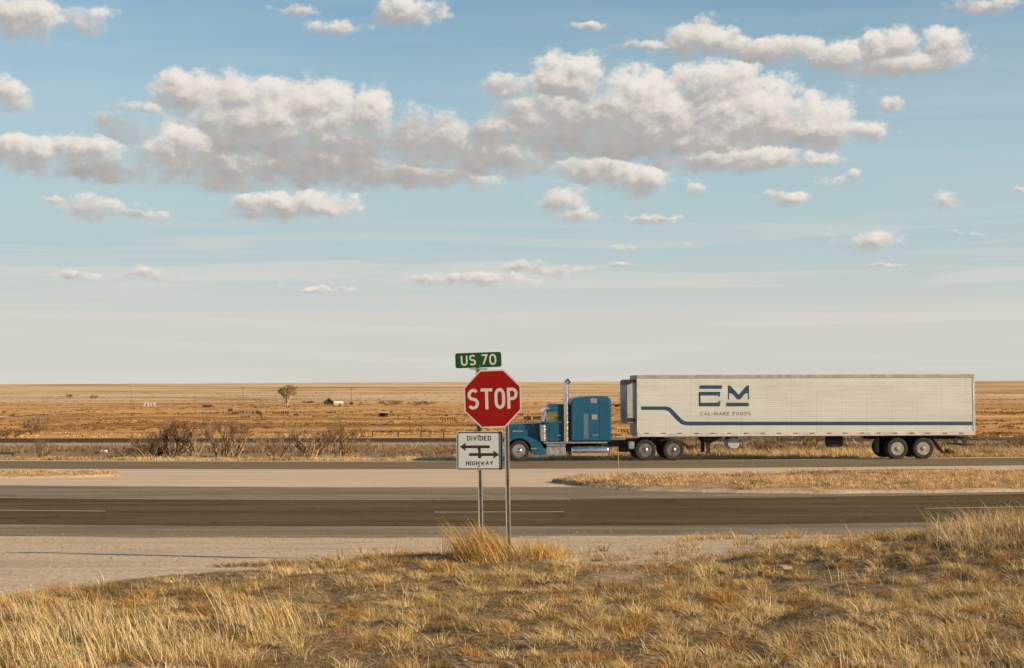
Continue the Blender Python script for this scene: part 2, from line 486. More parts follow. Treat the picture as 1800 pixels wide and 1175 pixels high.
# ------------------------------------------------------------------ roads
def asphalt(name, lo, mid, hi, scale=30, crack=0.0, streaks=0.0, wash=0.3):
    m, t, b = new_mat(name)
    P = t.node('ShaderNodeNewGeometry').outputs['Position']
    c = t.ramp(t.noise(P, scale, 6, 0.72), [(0.32, lo), (0.5, mid), (0.7, hi)])
    big = t.noise(t.vmath('MULTIPLY', P, (0.10, 0.9, 1)), 1.0, 6, 0.62)
    c = t.mix(t.smooth(big, 0.42, 0.68, 0, wash), c, hi)
    c = t.mix(t.smooth(big, 0.5, 0.3, 0, wash), c, lo)
    if streaks:
        a = t.noise(t.vmath('MULTIPLY', P, (0.16, 1.6, 1)), 1.0, 7, 0.7, 0.8)
        c = t.mix(t.smooth(a, 0.50, 0.66, 0, streaks), c, lo)
        a = t.noise(t.vmath('MULTIPLY', P, (0.5, 0.5, 1)), 1.0, 8, 0.75, 0.3)
        c = t.mix(t.smooth(a, 0.54, 0.70, 0, streaks), c, hi)
    if crack:
        v = t.voro(t.vmath('ADD', t.vmath('MULTIPLY', P, (0.22, 0.30, 1)), t.vmath('MULTIPLY', t.noise(P, 1.2, 4, 0.7, out='Color'), (0.5, 0.5, 0))), 1.0, 'DISTANCE_TO_EDGE', dim='2D')
        c = t.mix(t.smooth(v, 0.010, 0.0, 0, crack), c, (.018, .013, .008))
    t.l.new(c, b.inputs['Base Color'])
    b.inputs['Roughness'].default_value = 0.9
    b.inputs['Specular IOR Level'].default_value = 0.05
    bp = t.node('ShaderNodeBump'); bp.inputs['Strength'].default_value = 0.5; bp.inputs['Distance'].default_value = 0.006
    t.l.new(t.noise(P, 60, 3, 0.6), bp.inputs['Height']); t.l.new(bp.outputs[0], b.inputs['Normal'])
    return m

def strip(name, y0, y1, mat, dz=0.0, x0=-90, x1=90, nx=361, ny=8, rag0=0.0, rag1=0.0, kind='structure', seed=0):
    """a sheet following the bend and the height of the ground between two distances"""
    xs = np.linspace(x0, x1, nx)
    t = np.linspace(0, 1, ny)
    X = np.repeat(xs[None, :], ny, 0)
    f0 = y0(xs) if callable(y0) else np.full(nx, float(y0))
    f1 = y1(xs) if callable(y1) else np.full(nx, float(y1))
    f0 = f0 + rag0 * (fbm(xs * 1.7, xs * 0 + seed, 4, 41 + seed) - 0.5) * 2
    f1 = f1 + rag1 * (fbm(xs * 1.7, xs * 0 + seed + 9, 4, 47 + seed) - 0.5) * 2
    Yn = f0[None, :] + (f1 - f0)[None, :] * t[:, None]
    Y = Yn + sag(X, Yn)
    Z = prof(Yn) + dz
    v = np.stack([X, Y, Z], -1).reshape(-1, 3)
    i = np.arange(ny - 1)[:, None] * nx + np.arange(nx - 1)[None, :]
    q = np.stack([i, i + 1, i + nx + 1, i + nx], -1).reshape(-1, 4)
    o = np_mesh(name, v, quads=q, mat=mat, smooth=True)
    if kind: tag(o, kind=kind)
    return o

M_NEAR = asphalt('worn_asphalt', (.046, .030, .012), (.092, .063, .027), (.155, .112, .055), 34, 0.85, wash=0.6, streaks=0.35)
M_SHOULDER = asphalt('chip_seal', (.10, .075, .048), (.20, .155, .10), (.34, .27, .185), 26, 0.0, wash=0.5, streaks=0.5)
M_PALE = asphalt('pale_caliche', (.42, .30, .20), (.56, .41, .285), (.64, .49, .36), 20, 0.0, wash=0.5, streaks=0.55)
M_FARROAD = asphalt('old_asphalt', (.12, .085, .046), (.18, .13, .072), (.24, .178, .102), 30, 0.0, wash=0.3)
M_LINE = plain('worn_white_paint', (.52, .47, .38), 0.8, var=0.35, scale=6)
M_DARKLINE = plain('dark_line_black', (.025, .020, .015), 0.7)

def med_hole_lo(xs):   # lower edge of the shoulder sheet
    return np.full(len(xs), 42.4)
strip('shoulder', 26.9, 30.2, M_SHOULDER, 0.0, rag0=0.22, seed=1, ny=10)
strip('road', 30.2, 37.3, M_NEAR, 0.006, rag0=0.10, rag1=0.05, seed=2)
strip('inner_shoulder', 37.3, 42.4, M_SHOULDER, 0.0, rag1=0.25, seed=3, ny=10)
strip('median_crossing', 42.4, 61.2, M_PALE, -0.004, seed=4, ny=22)
strip('far_road', 61.2, 67.5, M_FARROAD, 0.004, seed=5, rag0=0.05, ny=14)
strip('dark_line', 67.5, 67.75, M_DARKLINE, 0.006, seed=6, ny=3)  # thin dark line between the far road and its pale shoulder
strip('far_shoulder', 67.75, 71.8, M_PALE, 0.002, seed=7, rag1=0.2, ny=10)

def marking(name, xa, xb, yc, w, dz, lab=None, yfun=None):
    n = max(8, int((xb - xa) / 0.25))
    return strip(name, yc - w / 2, yc + w / 2, M_LINE, dz, xa, xb, n, 2, 0.012, 0.012, seed=int(abs(xa) * 7) % 50)
for k, (pa, pb) in enumerate([(-360, -165), (0 - 60, 178), (764, 990), (1632, 1850), (2240, 2440)]):
    marking('centre_line', (pa - 900) / 2500 * 33.6, (pb - 900) / 2500 * 33.6, 33.42, 0.11, 0.011)
def dark_patch():
    """dark patch on the pale crossing"""
    xs = np.linspace(13.8, 18.6, 60)
    return strip('road_patch', lambda a: 55.9 + .5 * np.abs((a - 16.4) / 2.4) ** 2 , lambda a: 57.6 - .55 * np.abs((a - 16.2) / 2.4) ** 2, asphalt('patch', (.13, .105, .085), (.20, .165, .135), (.27, .22, .18), 8), 0.004, 12.9, 18.2, 60, 8, .06, .06, seed=21)
dark_patch()
strip('edge_line', 37.08, 37.18, M_LINE, 0.011, -60, 1.5, 240, 2, 0.02, 0.02, seed=11)

# ================================================================== grass
def blades(P, H, W, lean, bend, face=None, segs=3, tint=None):
    """ribbons of dry grass: P (n,3) roots, H heights, W widths, lean (n,2) tip offset as a share of height"""
    n = len(P)
    if face is None: face = rng.uniform(0, math.pi, n)
    side = np.stack([np.cos(face), np.sin(face), np.zeros(n)], -1)
    rows = []
    ks = np.linspace(0, 1, segs + 1)
    for k in ks[:-1]:
        off = (k ** (1 + bend))[:, None] * lean * H[:, None]
        c = P + np.concatenate([off, (H * (k - 0.28 * bend * k * k))[:, None]], 1)
        hw = (W * 0.5 * (1 - 0.75 * k))[:, None] * side
        rows += [c - hw, c + hw]
    off = lean * H[:, None]
    tip = P + np.concatenate([off, (H * (1 - 0.28 * bend))[:, None]], 1)
    rows.append(tip)
    nv = len(rows)
    V = np.stack(rows, 1).reshape(-1, 3)
    b = np.arange(n) * nv
    Q = []
    for k in range(segs - 1):
        Q.append(np.stack([b + 2 * k, b + 2 * k + 1, b + 2 * k + 3, b + 2 * k + 2], -1))
    Q = np.concatenate(Q) if Q else None
    T = np.stack([b + 2 * segs - 2, b + 2 * segs - 1, b + 2 * segs], -1)
    tn = np.repeat(tint, nv, 0) if tint is not None else None
    return V, Q, T, tn

def mix3(a, b, f): return np.asarray(a)[None, :] * (1 - f[:, None]) + np.asarray(b)[None, :] * f[:, None]

STRAW = (.62, .44, .21); GOLD = (.54, .32, .11); RUST = (.42, .22, .07); OLIVE = (.27, .195, .085); GREY = (.30, .235, .15); PALE = (.66, .52, .31)

def tint_field(x, y, n_each, seed, pale=0.0):
    f = fbm(x * 0.9, y * 0.9, 4, seed); g = fbm(x * 1.7 + 9, y * 1.7, 4, seed + 5)
    c = mix3(STRAW, OLIVE, sstep(0.50, 0.66, f))
    c = c * (1 - sstep(0.55, 0.68, g))[:, None] + np.asarray(RUST)[None, :] * sstep(0.55, 0.68, g)[:, None]
    c = c * (1 - sstep(0.52, 0.36, g))[:, None] + np.asarray(GOLD)[None, :] * sstep(0.52, 0.36, g)[:, None]
    return c

def tuft_patch(name, X, Y, per, rad, h0, h1, w, seed, label=None, cat='grass', wind=(-0.25, 0.05), splay=1.0, curl=0.6, colour=None, kind='stuff', bw=0.25, dark=1.0):
    nt = len(X)
    per_n = rng.poisson(per, nt).clip(4)
    idx = np.repeat(np.arange(nt), per_n)
    n = len(idx)
    tr = rad * rng.uniform(0.6, 1.5, nt)
    th = rng.uniform(h0, h1, nt) * (0.7 + 0.7 * fbm(X * 0.7, Y * 0.7, 3, seed + 3))
    a = rng.uniform(0, 2 * math.pi, n); r = np.sqrt(rng.uniform(0, 1, n))
    px = X[idx] + np.cos(a) * r * tr[idx] * 0.75
    py = Y[idx] + np.sin(a) * r * tr[idx] * 0.75
    H = th[idx] * rng.uniform(0.45, 1.1, n) * (1.15 - 0.45 * r)
    lean = np.stack([np.cos(a), np.sin(a)], -1) * (r * splay)[:, None] + rng.normal(0, 0.22, (n, 2)) + np.array(wind)[None, :]
    base = colour(X, Y) if colour else tint_field(X, Y, None, seed)
    base = base * (rng.uniform(1 - bw, 1 + bw, nt) * dark)[:, None]
    t = base[idx] * rng.uniform(0.65, 1.25, n)[:, None]
    pk = rng.uniform(0, 1, n) < 0.22
    t[pk] = t[pk] * 0.4 + np.asarray(PALE)[None, :] * 0.6
    P = np.stack([px, py, land_z(px, py) - 0.01], -1)
    V, Q, T, tn = blades(P, H, w * rng.uniform(0.6, 1.3, n), lean, rng.uniform(0.2, 1, n) * curl, segs=3, tint=np.clip(t, 0.01, 0.85))
    o = np_mesh(name, V, Q, T, GRASS, tn)
    if label: tag(o, label, cat, kind=kind)
    return o

def scatter(n, y0, y1, half=0.42, margin=1.6, power=1.0):
    """random ground points in the wedge the photograph can see (and a step to each side)"""
    y = y0 + (y1 - y0) * rng.uniform(0, 1, n) ** power
    x = rng.uniform(-1, 1, n) * (half * y + margin)
    return x, y

# --- matted bank grass in the foreground
def near_bank(x, y):
    return y < edge_y(x) + 1.1 * (fbm(x * 2, y * 2, 3, 3) - 0.5) + 1.9 * (fbm(x * 0.45, y * 0.3, 3, 32) - 0.5)
# dark litter and low weeds between the cushions
x, y = scatter(15000, 7.0, 26.0, power=1.05)
keep = near_bank(x, y) & (rng.uniform(0, 1, len(x)) > 0.8 * sstep(0.55, 0.70, fbm(x * 0.8 + 3, y * 0.5, 4, 33)) * (x > 0) * (y > 13))
x, y = x[keep], y[keep]
tuft_patch('low_weeds', x, y, 18, 0.13, 0.02, 0.07, 0.0075, 105, 'low brown weeds and dead litter between the straw cushions of the bank', cat='weeds', curl=1.2, splay=1.8, bw=0.4,
           colour=lambda a, b: mix3((.14, .085, .038), (.38, .235, .105), fbm(a * 1.5, b * 1.5, 4, 65)))
# cushions of curly dry grass on a jittered grid
def cushions(name, sp, y0, y1, r0, r1, per, hk, w, thr, seed, label, wide=0.42):
    gx, gy = np.meshgrid(np.arange(-14, 14, sp), np.arange(y0, y1, sp))
    gx = gx.ravel() + rng.uniform(-.48, .48, gx.size) * sp; gy = gy.ravel() + rng.uniform(-.48, .48, gy.size) * sp
    k = (np.abs(gx) < wide * gy + 1.6) & near_bank(gx, gy)
    k &= (fbm(gx * 0.9, gy * 0.9, 4, seed) > thr) | (rng.uniform(0, 1, gx.size) < 0.10)
    k &= rng.uniform(0, 1, gx.size) > 0.85 * sstep(0.52, 0.66, fbm(gx * 0.8 + 3, gy * 0.5, 4, 33)) * (gx > 0) * (gy > 14)
    gx, gy = gx[k], gy[k]; nt = len(gx)
    rad = rng.uniform(r0, r1, nt) * (0.7 + 0.6 * fbm(gx * .6, gy * .6, 3, seed + 1))
    idx = np.repeat(np.arange(nt), rng.poisson(per, nt).clip(12)); n = len(idx)
    a = rng.uniform(0, 2 * math.pi, n); r = np.sqrt(rng.uniform(0, 1, n))
    R_ = rad[idx]
    px = gx[idx] + np.cos(a) * r * R_ * .75; py = gy[idx] + np.sin(a) * r * R_ * .75
    H = R_ * hk * (1.05 - .70 * r * r) * rng.uniform(.65, 1.15, n)
    long_ = rng.uniform(0, 1, n) < 0.025
    H[long_] *= rng.uniform(1.4, 2.2, long_.sum())
    lean = np.stack([np.cos(a), np.sin(a)], -1) * (r * 1.15)[:, None] + rng.normal(0, .42, (n, 2)) + np.array([[-.25, 0]])
    f = rng.uniform(0, 1, nt) + 0.9 * (fbm(gx * 0.7, gy * 0.7, 3, seed + 2) - .5)
    c = np.where((f < .60)[:, None], np.array([STRAW]), np.where((f < .76)[:, None], np.array([RUST]), np.where((f < .88)[:, None], np.array([GOLD]), np.array([OLIVE]))))
    c = c * rng.uniform(.68, 1.18, nt)[:, None]
    t = c[idx] * rng.uniform(.7, 1.3, n)[:, None]
    P = np.stack([px, py, land_z(px, py) - .01], -1)
    V, Q, T, tn = blades(P, H, w * rng.uniform(.6, 1.3, n), lean, rng.uniform(.3, 1, n) * 1.2, segs=3, tint=np.clip(t, .01, .85))
    tag(np_mesh(name, V, Q, T, GRASS, tn), label, 'grass', kind='stuff')
cushions('dry_grass', 0.255, 7.0, 15.0, .075, .165, 105, 1.0, .0056, .395, 201, 'matted cushions of dry straw grass with rusty tufts on the nearer half of the bank')
cushions('dry_grass', 0.29, 15.0, 26.0, .085, .18, 75, 0.95, .0082, .395, 211, 'matted cushions of dry straw grass on the farther half of the bank')

# --- tall straw stalks at the lower left
def tall(name, X, Y, h0, h1, w, lean, label, seed, spread=0.16, curl=0.5, per=9, rad=0.07, cols=(STRAW, PALE, GOLD), kind='stuff', cat='grass', parent=None):
    nt = len(X)
    idx = np.repeat(np.arange(nt), per)
    n = len(idx)
    px = X[idx] + rng.normal(0, rad, n); py = Y[idx] + rng.normal(0, rad, n)
    hh = rng.uniform(h0, h1, nt)
    H = hh[idx] * rng.uniform(0.55, 1.1, n)
    L = np.array(lean)[None, :] + rng.normal(0, spread, (n, 2))
    L[:, 0] += (rng.normal(0, 0.12, nt))[idx]
    pick = rng.uniform(0, 1, n)
    t = np.where((pick < 0.45)[:, None], np.asarray(cols[0])[None], np.where((pick < 0.75)[:, None], np.asarray(cols[1])[None], np.asarray(cols[2])[None]))
    t = t * rng.uniform(0.7, 1.15, n)[:, None]
    P = np.stack([px, py, land_z(px, py) - 0.02], -1)
    V, Q, T, tn = blades(P, H, w * rng.uniform(0.6, 1.4, n), L, rng.uniform(0.2, 1, n) * curl, segs=4, tint=np.clip(t, 0.01, 0.85))
    o = np_mesh(name, V, Q, T, GRASS, tn)
    if label: tag(o, label, cat, kind=kind)
    return o

def zone(n, pts, jitter=0.0):
    """random points inside a convex-ish photo-area polygon on the land: pts in (x, y) ground metres"""
    pts = np.array(pts, float)
    lo, hi = pts.min(0), pts.max(0)
    X = rng.uniform(lo[0], hi[0], n * 3); Y = rng.uniform(lo[1], hi[1], n * 3)
    ins = np.zeros(len(X), bool); j = len(pts) - 1
    for i in range(len(pts)):
        xi, yi = pts[i]; xj, yj = pts[j]
        ins ^= ((yi > Y) != (yj > Y)) & (X < (xj - xi) * (Y - yi) / (yj - yi + 1e-9) + xi)
        j = i
    return X[ins][:n], Y[ins][:n]

X, Y = zone(620, [(-6.5, 8.0), (-6.8, 12.0), (-4.6, 12.6), (-3.4, 12.5), (-2.6, 12.0), (-2.3, 11.2), (-2.0, 10.2), (-2.3, 9.2), (-2.4, 8.0)])
m_ = fbm(X * 1.3, Y * 1.3, 3, 71) > 0.44
tall('tall_grass', X[m_], Y[m_], 0.14, 0.36, 0.0075, (-0.32, 0.05), 'tall pale straw grass leaning left at the lower left corner', 1, cols=(STRAW, PALE, STRAW))
X, Y = zone(60, [(-1.9, 11.0), (-1.55, 11.9), (-2.1, 12.4), (-2.5, 11.6)])
tall('tall_grass', X, Y, 0.28, 0.48, 0.008, (-0.34, 0.0), 'loose stand of tall straw stalks right of the lower left grass', 2, per=5)
# --- crest of the mound on the right
X, Y = zone(900, [(4.6, 15.2), (5.4, 18.5), (8, 19.0), (9.2, 18.0), (9.2, 14.0), (6.5, 13.5)])
tall('tall_grass', X, Y, 0.16, 0.42, 0.0075, (-0.2, 0.0), 'tall curling dry grass on the crest of the right hand mound', 3, spread=0.34, curl=1.0, cols=(STRAW, PALE, RUST))
# --- loose stalks standing up all over the bank
x, y = scatter(450, 7.5, 22.0)
k_ = (y < edge_y(x) - 0.3)
x, y = x[k_], y[k_]
tall('grass_stalks', x, y, 0.10, 0.26, 0.006, (-0.15, 0.0), 'single dry stalks standing up out of the matted bank grass', 4, spread=0.3, per=5)
# --- lower right pale feathery grass
X, Y = zone(170, [(1.7, 8.0), (2.1, 10.2), (3.2, 10.6), (3.9, 8.4), (3.6, 7.6)])
tall('tall_grass', X, Y, 0.09, 0.22, 0.006, (-0.35, 0.0), 'pale feathery grass leaning left at the lower right', 5, spread=0.22, per=8)

# --- the big clump round the sign posts, and the low one to its right
X, Y = zone(95, [(-0.72, 18.1), (-0.66, 19.0), (-0.1, 19.3), (0.0, 18.5), (-0.2, 18.0)])
tall('grass_clump', X, Y, 0.22, 0.58, 0.009, (-0.52, 0.0), 'tall golden grass clump leaning left round the foot of the left sign post', 6, spread=0.15, per=13, rad=0.08,
     cols=(GOLD, STRAW, RUST), kind=None, cat='grass clump')
X, Y = zone(40, [(0.05, 18.2), (0.1, 19.0), (0.6, 19.1), (0.7, 18.3)])
tall('grass_clump', X, Y, 0.20, 0.36, 0.008, (-0.25, 0.0), 'shorter orange grass clump just right of the right sign post', 7, spread=0.3, per=14, rad=0.07, cols=(GOLD, STRAW, GOLD), kind=None, cat='grass clump')

# sparse tufts where the bank thins out into the gravel on the right
X = rng.uniform(0.6, 9.0, 330); Y = edge_y(X) + rng.exponential(1.3, 330) - 0.2
k_ = Y < 26.6
tuft_patch('shoulder_grass', X[k_], Y[k_], 30, 0.13, 0.04, 0.15, 0.009, 123, 'scattered rusty and straw tufts thinning out over the gravel right of the sign', wind=(-0.15, 0), splay=1.2,
           colour=lambda a, b: mix3((.20, .12, .055), (.58, .38, .16), rng.uniform(0, 1, len(a))))
# --- loose stones on the gravel
def pebbles():
    n = 5200
    x = rng.uniform(-12, 11, n); y = rng.uniform(13, 27.2, n) + rng.uniform(0, 1.6, n)
    k = (y > edge_y(x) - .3) | (rng.uniform(0, 1, n) < .12)
    x, y = x[k], y[k]; n = len(x)
    s = 0.007 + 0.017 * rng.uniform(0, 1, n) ** 3
    base = np.array([(1, 0, 0), (.3, .9, 0), (-.8, .6, 0), (-.8, -.6, 0), (.3, -.9, 0), (.1, 0, .75)])
    a = rng.uniform(0, 6.28, n); ca, sa_ = np.cos(a), np.sin(a)
    V = base[None] * s[:, None, None] * rng.uniform(.7, 1.3, (n, 6, 1))
    X = V[..., 0] * ca[:, None] - V[..., 1] * sa_[:, None]; Yv = V[..., 0] * sa_[:, None] + V[..., 1] * ca[:, None]
    V = np.stack([X + x[:, None], Yv + y[:, None], V[..., 2] + land_z(x, y)[:, None]], -1).reshape(-1, 3)
    b = np.arange(n) * 6
    T = np.concatenate([np.stack([b + i, b + (i + 1) % 5, b + 5], -1) for i in range(5)])
    tn = np.repeat(mix3((.20, .14, .09), (.50, .385, .28), rng.uniform(0, 1, n)), 6, 0)
    tag(np_mesh('loose_gravel', V, None, T, TWIG, tn), 'loose pale and brown stones lying on the gravel shoulder', 'gravel', kind='stuff')
pebbles()
# --- sparse tufts along the gravel edge
X = np.concatenate([rng.uniform(3.0, 8.2, 70), rng.uniform(-2.5, 4, 40)]); Y = np.concatenate([rng.normal(25.4, 0.35, 70), rng.uniform(19.2, 21.5, 40)])
tuft_patch('shoulder_grass', X, Y, 34, 0.14, 0.08, 0.24, 0.010, 120, 'sparse dry tufts along the gravel edge of the near road', wind=(-0.15, 0))
# low mats left of the sign; the first has clump shadow painted into its blades
X, Y = zone(70, [(-2.1, 19.0), (-2.0, 19.7), (-0.9, 19.9), (-0.8, 19.1)])
tuft_patch('weed_shade_mat', X, Y, 40, 0.14, 0.07, 0.13, 0.010, 121, 'low blades coloured dark as the shadow of the grass clump left of the sign posts', cat='weeds', colour=lambda a, b: mix3((.15, .10, .055), (.22, .14, .07), rng.uniform(0, 1, len(a))))
X, Y = zone(60, [(-3.9, 18.2), (-3.5, 18.9), (-2.6, 19.0), (-2.5, 18.4)])
tuft_patch('weed_shade_mat', X, Y, 40, 0.12, 0.05, 0.10, 0.010, 122, 'flat brown weed mat spilling onto the gravel left of centre', cat='weeds', colour=lambda a, b: mix3((.22, .13, .06), (.36, .22, .10), rng.uniform(0, 1, len(a))))

# --- medians
x = rng.uniform(1.2, 30, 9000); y = rng.uniform(37.6, 56, 9000)
k_ = in_med(x, y) > 0.5
x, y = x[k_], y[k_]
k_ = fbm(x * 1.1, y * 2.2, 3, 88) > 0.47
x, y = x[k_], y[k_]
medcol = lambda a, b: mix3((.64, .40, .19), (.26, .15, .07), sstep(0.54, 0.66, fbm(a * 0.7, b * 1.6, 4, 77)))
tuft_patch('median_grass', x, y, 20, 0.24, 0.06, 0.20, 0.020, 130, 'rusty dry grass covering the median tip right of the sign', colour=medcol)
x = rng.uniform(-32, -14.2, 5000); y = rng.uniform(44, 60, 5000)
k_ = in_med(x, y) > 0.5
x, y = x[k_], y[k_]
tuft_patch('median_grass', x, y, 14, 0.20, 0.05, 0.15, 0.020, 131, 'golden dry grass covering the median tip at the far left', colour=lambda a, b: mix3((.56, .36, .15), (.27, .16, .07), sstep(0.54, 0.66, fbm(a * 0.7, b * 1.6, 4, 78))))

# --- verge beyond the far road
n = 5200
x = rng.uniform(-42, 46, n); yn = rng.uniform(71.9, 76.2, n); y = yn + sag(x, yn)
k_ = (x > 2) | (yn < 74.5)
x, y = x[k_], y[k_]
verge = lambda a, b: mix3((.60, .42, .20), (.38, .235, .10), sstep(0.45, 0.65, fbm(a * 0.35, b * 0.5, 4, 79)))
tuft_patch('verge_grass', x, y, 16, 0.24, 0.12, 0.34, 0.030, 140, 'golden dry grass strip along the far side of the far road', colour=verge, splay=0.6)
n = 2600
x = rng.uniform(2, 46, n); y = rng.uniform(75, 80, n) + sag(x, 75)
tuft_patch('verge_grass', x, y, 14, 0.30, 0.35, 0.75, 0.035, 141, 'taller golden grass behind the truck on the far verge', colour=verge, splay=0.5)

# --- scrub that dots the range (nobody could count it)
def scrub(name, X, Y, size, per, label, cols, seed, w=0.10, flat=0.8):
    nt = len(X); idx = np.repeat(np.arange(nt), per); n = len(idx)
    s = size * rng.uniform(0.5, 1.6, nt)
    a = rng.uniform(0, 2 * math.pi, n); r = rng.uniform(0, 1, n) ** 0.5
    px = X[idx] + np.cos(a) * r * s[idx] * 0.9; py = Y[idx] + np.sin(a) * r * s[idx] * 0.9
    H = s[idx] * rng.uniform(0.5, 1.1, n) * (1.1 - 0.5 * r) * flat
    lean = np.stack([np.cos(a), np.sin(a)], -1) * (r * 0.8)[:, None] + rng.normal(0, 0.3, (n, 2))
    f = rng.uniform(0, 1, nt)
    t = mix3(cols[0], cols[1], f)[idx] * rng.uniform(0.75, 1.25, n)[:, None]
    P = np.stack([px, py, land_z(px, py) - 0.03 * size], -1)
    V, Q, T, tn = blades(P, H, (w * s[idx]) * rng.uniform(0.7, 1.3, n), lean, rng.uniform(0, 0.6, n), segs=2, tint=t)
    return tag(np_mesh(name, V, Q, T, GRASS, tn), label, 'scrub', kind='stuff')

def range_points(n, d0, d1, seed, thr):
    d = np.exp(rng.uniform(math.log(d0), math.log(d1), n)); x = rng.uniform(-0.48, 0.48, n) * d
    f = fbm(x * 0.008, d * 0.04, 4, seed)
    k = rng.uniform(0, 1, n) < sstep(thr, thr + 0.14, f)
    return x[k], d[k]
x, d = range_points(3000, 78, 104, 81, 0.42)
scrub('brush', x, d, 0.55, 26, 'low grey brown brush between the far road and the railway', ((.20, .13, .08), (.36, .24, .13)), 1, w=0.09)
x, d = range_points(9000, 118, 420, 82, 0.47)
scrub('range_scrub', x, d, 0.55, 14, 'dark brown scrub dotted over the orange range beyond the railway', ((.14, .075, .03), (.34, .18, .07)), 2, w=0.28, flat=0.5)
x, d = range_points(9000, 400, 1700, 83, 0.49)
scrub('range_scrub', x, d, 1.2, 8, 'fine dark scrub in streaks on the distant range', ((.15, .085, .04), (.32, .18, .08)), 3, w=0.4, flat=0.55)
x, d = range_points(9000, 118, 800, 85, 0.42)
scrub('range_grass', x, d, 0.7, 14, 'straw coloured bunch grass spread over the range beyond the railway', ((.46, .24, .08), (.62, .40, .17)), 4, w=0.35, flat=0.28)

# ================================================================== mesh building by hand
class MB:
    """collects shapes and links them as one mesh object"""
    def __init__(s): s.bm = bmesh.new()
    def _add(s, verts, faces, bevel=0.0, seg=2):
        b = bmesh.new()
        vs = [b.verts.new(v) for v in verts]
        for f in faces:
            try: b.faces.new([vs[i] for i in f])
            except ValueError: pass
        bmesh.ops.recalc_face_normals(b, faces=b.faces)
        if bevel > 0:
            es = [e for e in b.edges if len(e.link_faces) == 2 and e.calc_face_angle(0) > 0.5]
            bmesh.ops.bevel(b, geom=es, offset=bevel, segments=seg, affect='EDGES', clamp_overlap=True)
        me = bpy.data.meshes.new('tmp'); b.to_mesh(me); b.free()
        s.bm.from_mesh(me); bpy.data.meshes.remove(me)
        return s
    def box(s, x0, x1, y0, y1, z0, z1, bevel=0.0, seg=2):
        v = [(x, y, z) for x in (x0, x1) for y in (y0, y1) for z in (z0, z1)]
        f = [(0, 1, 3, 2), (4, 6, 7, 5), (0, 4, 5, 1), (2, 3, 7, 6), (0, 2, 6, 4), (1, 5, 7, 3)]
        return s._add(v, f, bevel, seg)
    def prism(s, prof, y0, y1, bevel=0.0, seg=2, axis='Y'):
        n = len(prof)
        if axis == 'Y': v = [(x, y0, z) for x, z in prof] + [(x, y1, z) for x, z in prof]
        elif axis == 'Z': v = [(x, y, y0) for x, y in prof] + [(x, y, y1) for x, y in prof]
        else: v = [(y0, x, z) for x, z in prof] + [(y1, x, z) for x, z in prof]
        f = [tuple(range(n)), tuple(range(2 * n - 1, n - 1, -1))] + [(i, (i + 1) % n, n + (i + 1) % n, n + i) for i in range(n)]
        return s._add(v, f, bevel, seg)
    def lathe(s, prof, c, axis='Y', seg=36):
        """prof: (radius, along-axis) pairs"""
        v = []; f = []
        for r, a in prof:
            for k in range(seg):
                t = 2 * math.pi * k / seg; p, q = r * math.cos(t), r * math.sin(t)
                if axis == 'Y': v.append((c[0] + p, c[1] + a, c[2] + q))
                elif axis == 'X': v.append((c[0] + a, c[1] + p, c[2] + q))
                else: v.append((c[0] + p, c[1] + q, c[2] + a))
        for i in range(len(prof) - 1):
            for k in range(seg):
                k2 = (k + 1) % seg
                f.append((i * seg + k, i * seg + k2, (i + 1) * seg + k2, (i + 1) * seg + k))
        if prof[0][0] > 1e-4: f.append(tuple(range(seg)))
        if prof[-1][0] > 1e-4: f.append(tuple((len(prof) - 1) * seg + k for k in range(seg)))
        s._add(v, f)
        bmesh.ops.remove_doubles(s.bm, verts=s.bm.verts, dist=1e-5)
        return s
    def cyl(s, c, r, a0, a1, axis='Y', seg=24, ch=0.0):
        if ch: p = [(r - ch, a0), (r, a0 + ch), (r, a1 - ch), (r - ch, a1)]
        else: p = [(r, a0), (r, a1)]
        return s.lathe(p, c, axis, seg)
    def tube(s, pts, r, seg=10):
        pts = [Vector(p) for p in pts]
        v = []; f = []
        for i, p in enumerate(pts):
            d = (pts[min(i + 1, len(pts) - 1)] - pts[max(i - 1, 0)]).normalized()
            a = d.orthogonal().normalized() if i == 0 else (a - d * a.dot(d)).normalized()
            b = d.cross(a)
            rr = r[i] if isinstance(r, (list, tuple)) else r
            for k in range(seg):
                t = 2 * math.pi * k / seg
                v.append(tuple(p + a * (rr * math.cos(t)) + b * (rr * math.sin(t))))
        for i in range(len(pts) - 1):
            for k in range(seg):
                k2 = (k + 1) % seg
                f.append((i * seg + k, i * seg + k2, (i + 1) * seg + k2, (i + 1) * seg + k))
        f.append(tuple(range(seg))); f.append(tuple((len(pts) - 1) * seg + k for k in range(seg)))
        return s._add(v, f)
    def stroke(s, pts, w, y, toy=True, plane=None):
        """flat ribbon of constant width with mitred corners; pts are (x, z); lies at depth y facing -Y"""
        P = [Vector((a, b, 0)) for a, b in pts]; L = []; Rr = []
        closed = (P[0] - P[-1]).length < 1e-6
        n = len(P)
        for i in range(n):
            if closed: d0 = (P[i] - P[i - 1 if i else n - 2]).normalized(); d1 = (P[(i + 1) if i < n - 1 else 1] - P[i]).normalized()
            else:
                d0 = (P[i] - P[i - 1]).normalized() if i else (P[1] - P[0]).normalized()
                d1 = (P[i + 1] - P[i]).normalized() if i < n - 1 else d0
            m = (d0 + d1)
            m = m.normalized() if m.length > 1e-6 else d0
            nn = Vector((-m.y, m.x, 0)); k = 1 / max(0.45, nn.dot(Vector((-d0.y, d0.x, 0))))
            L.append(P[i] + nn * (w / 2 * k)); Rr.append(P[i] - nn * (w / 2 * k))
        vl = [s.bm.verts.new((p.x, y, p.y)) for p in L]; vr = [s.bm.verts.new((p.x, y, p.y)) for p in Rr]
        for i in range(n - 1): s.bm.faces.new((vr[i], vr[i + 1], vl[i + 1], vl[i]))
        return s
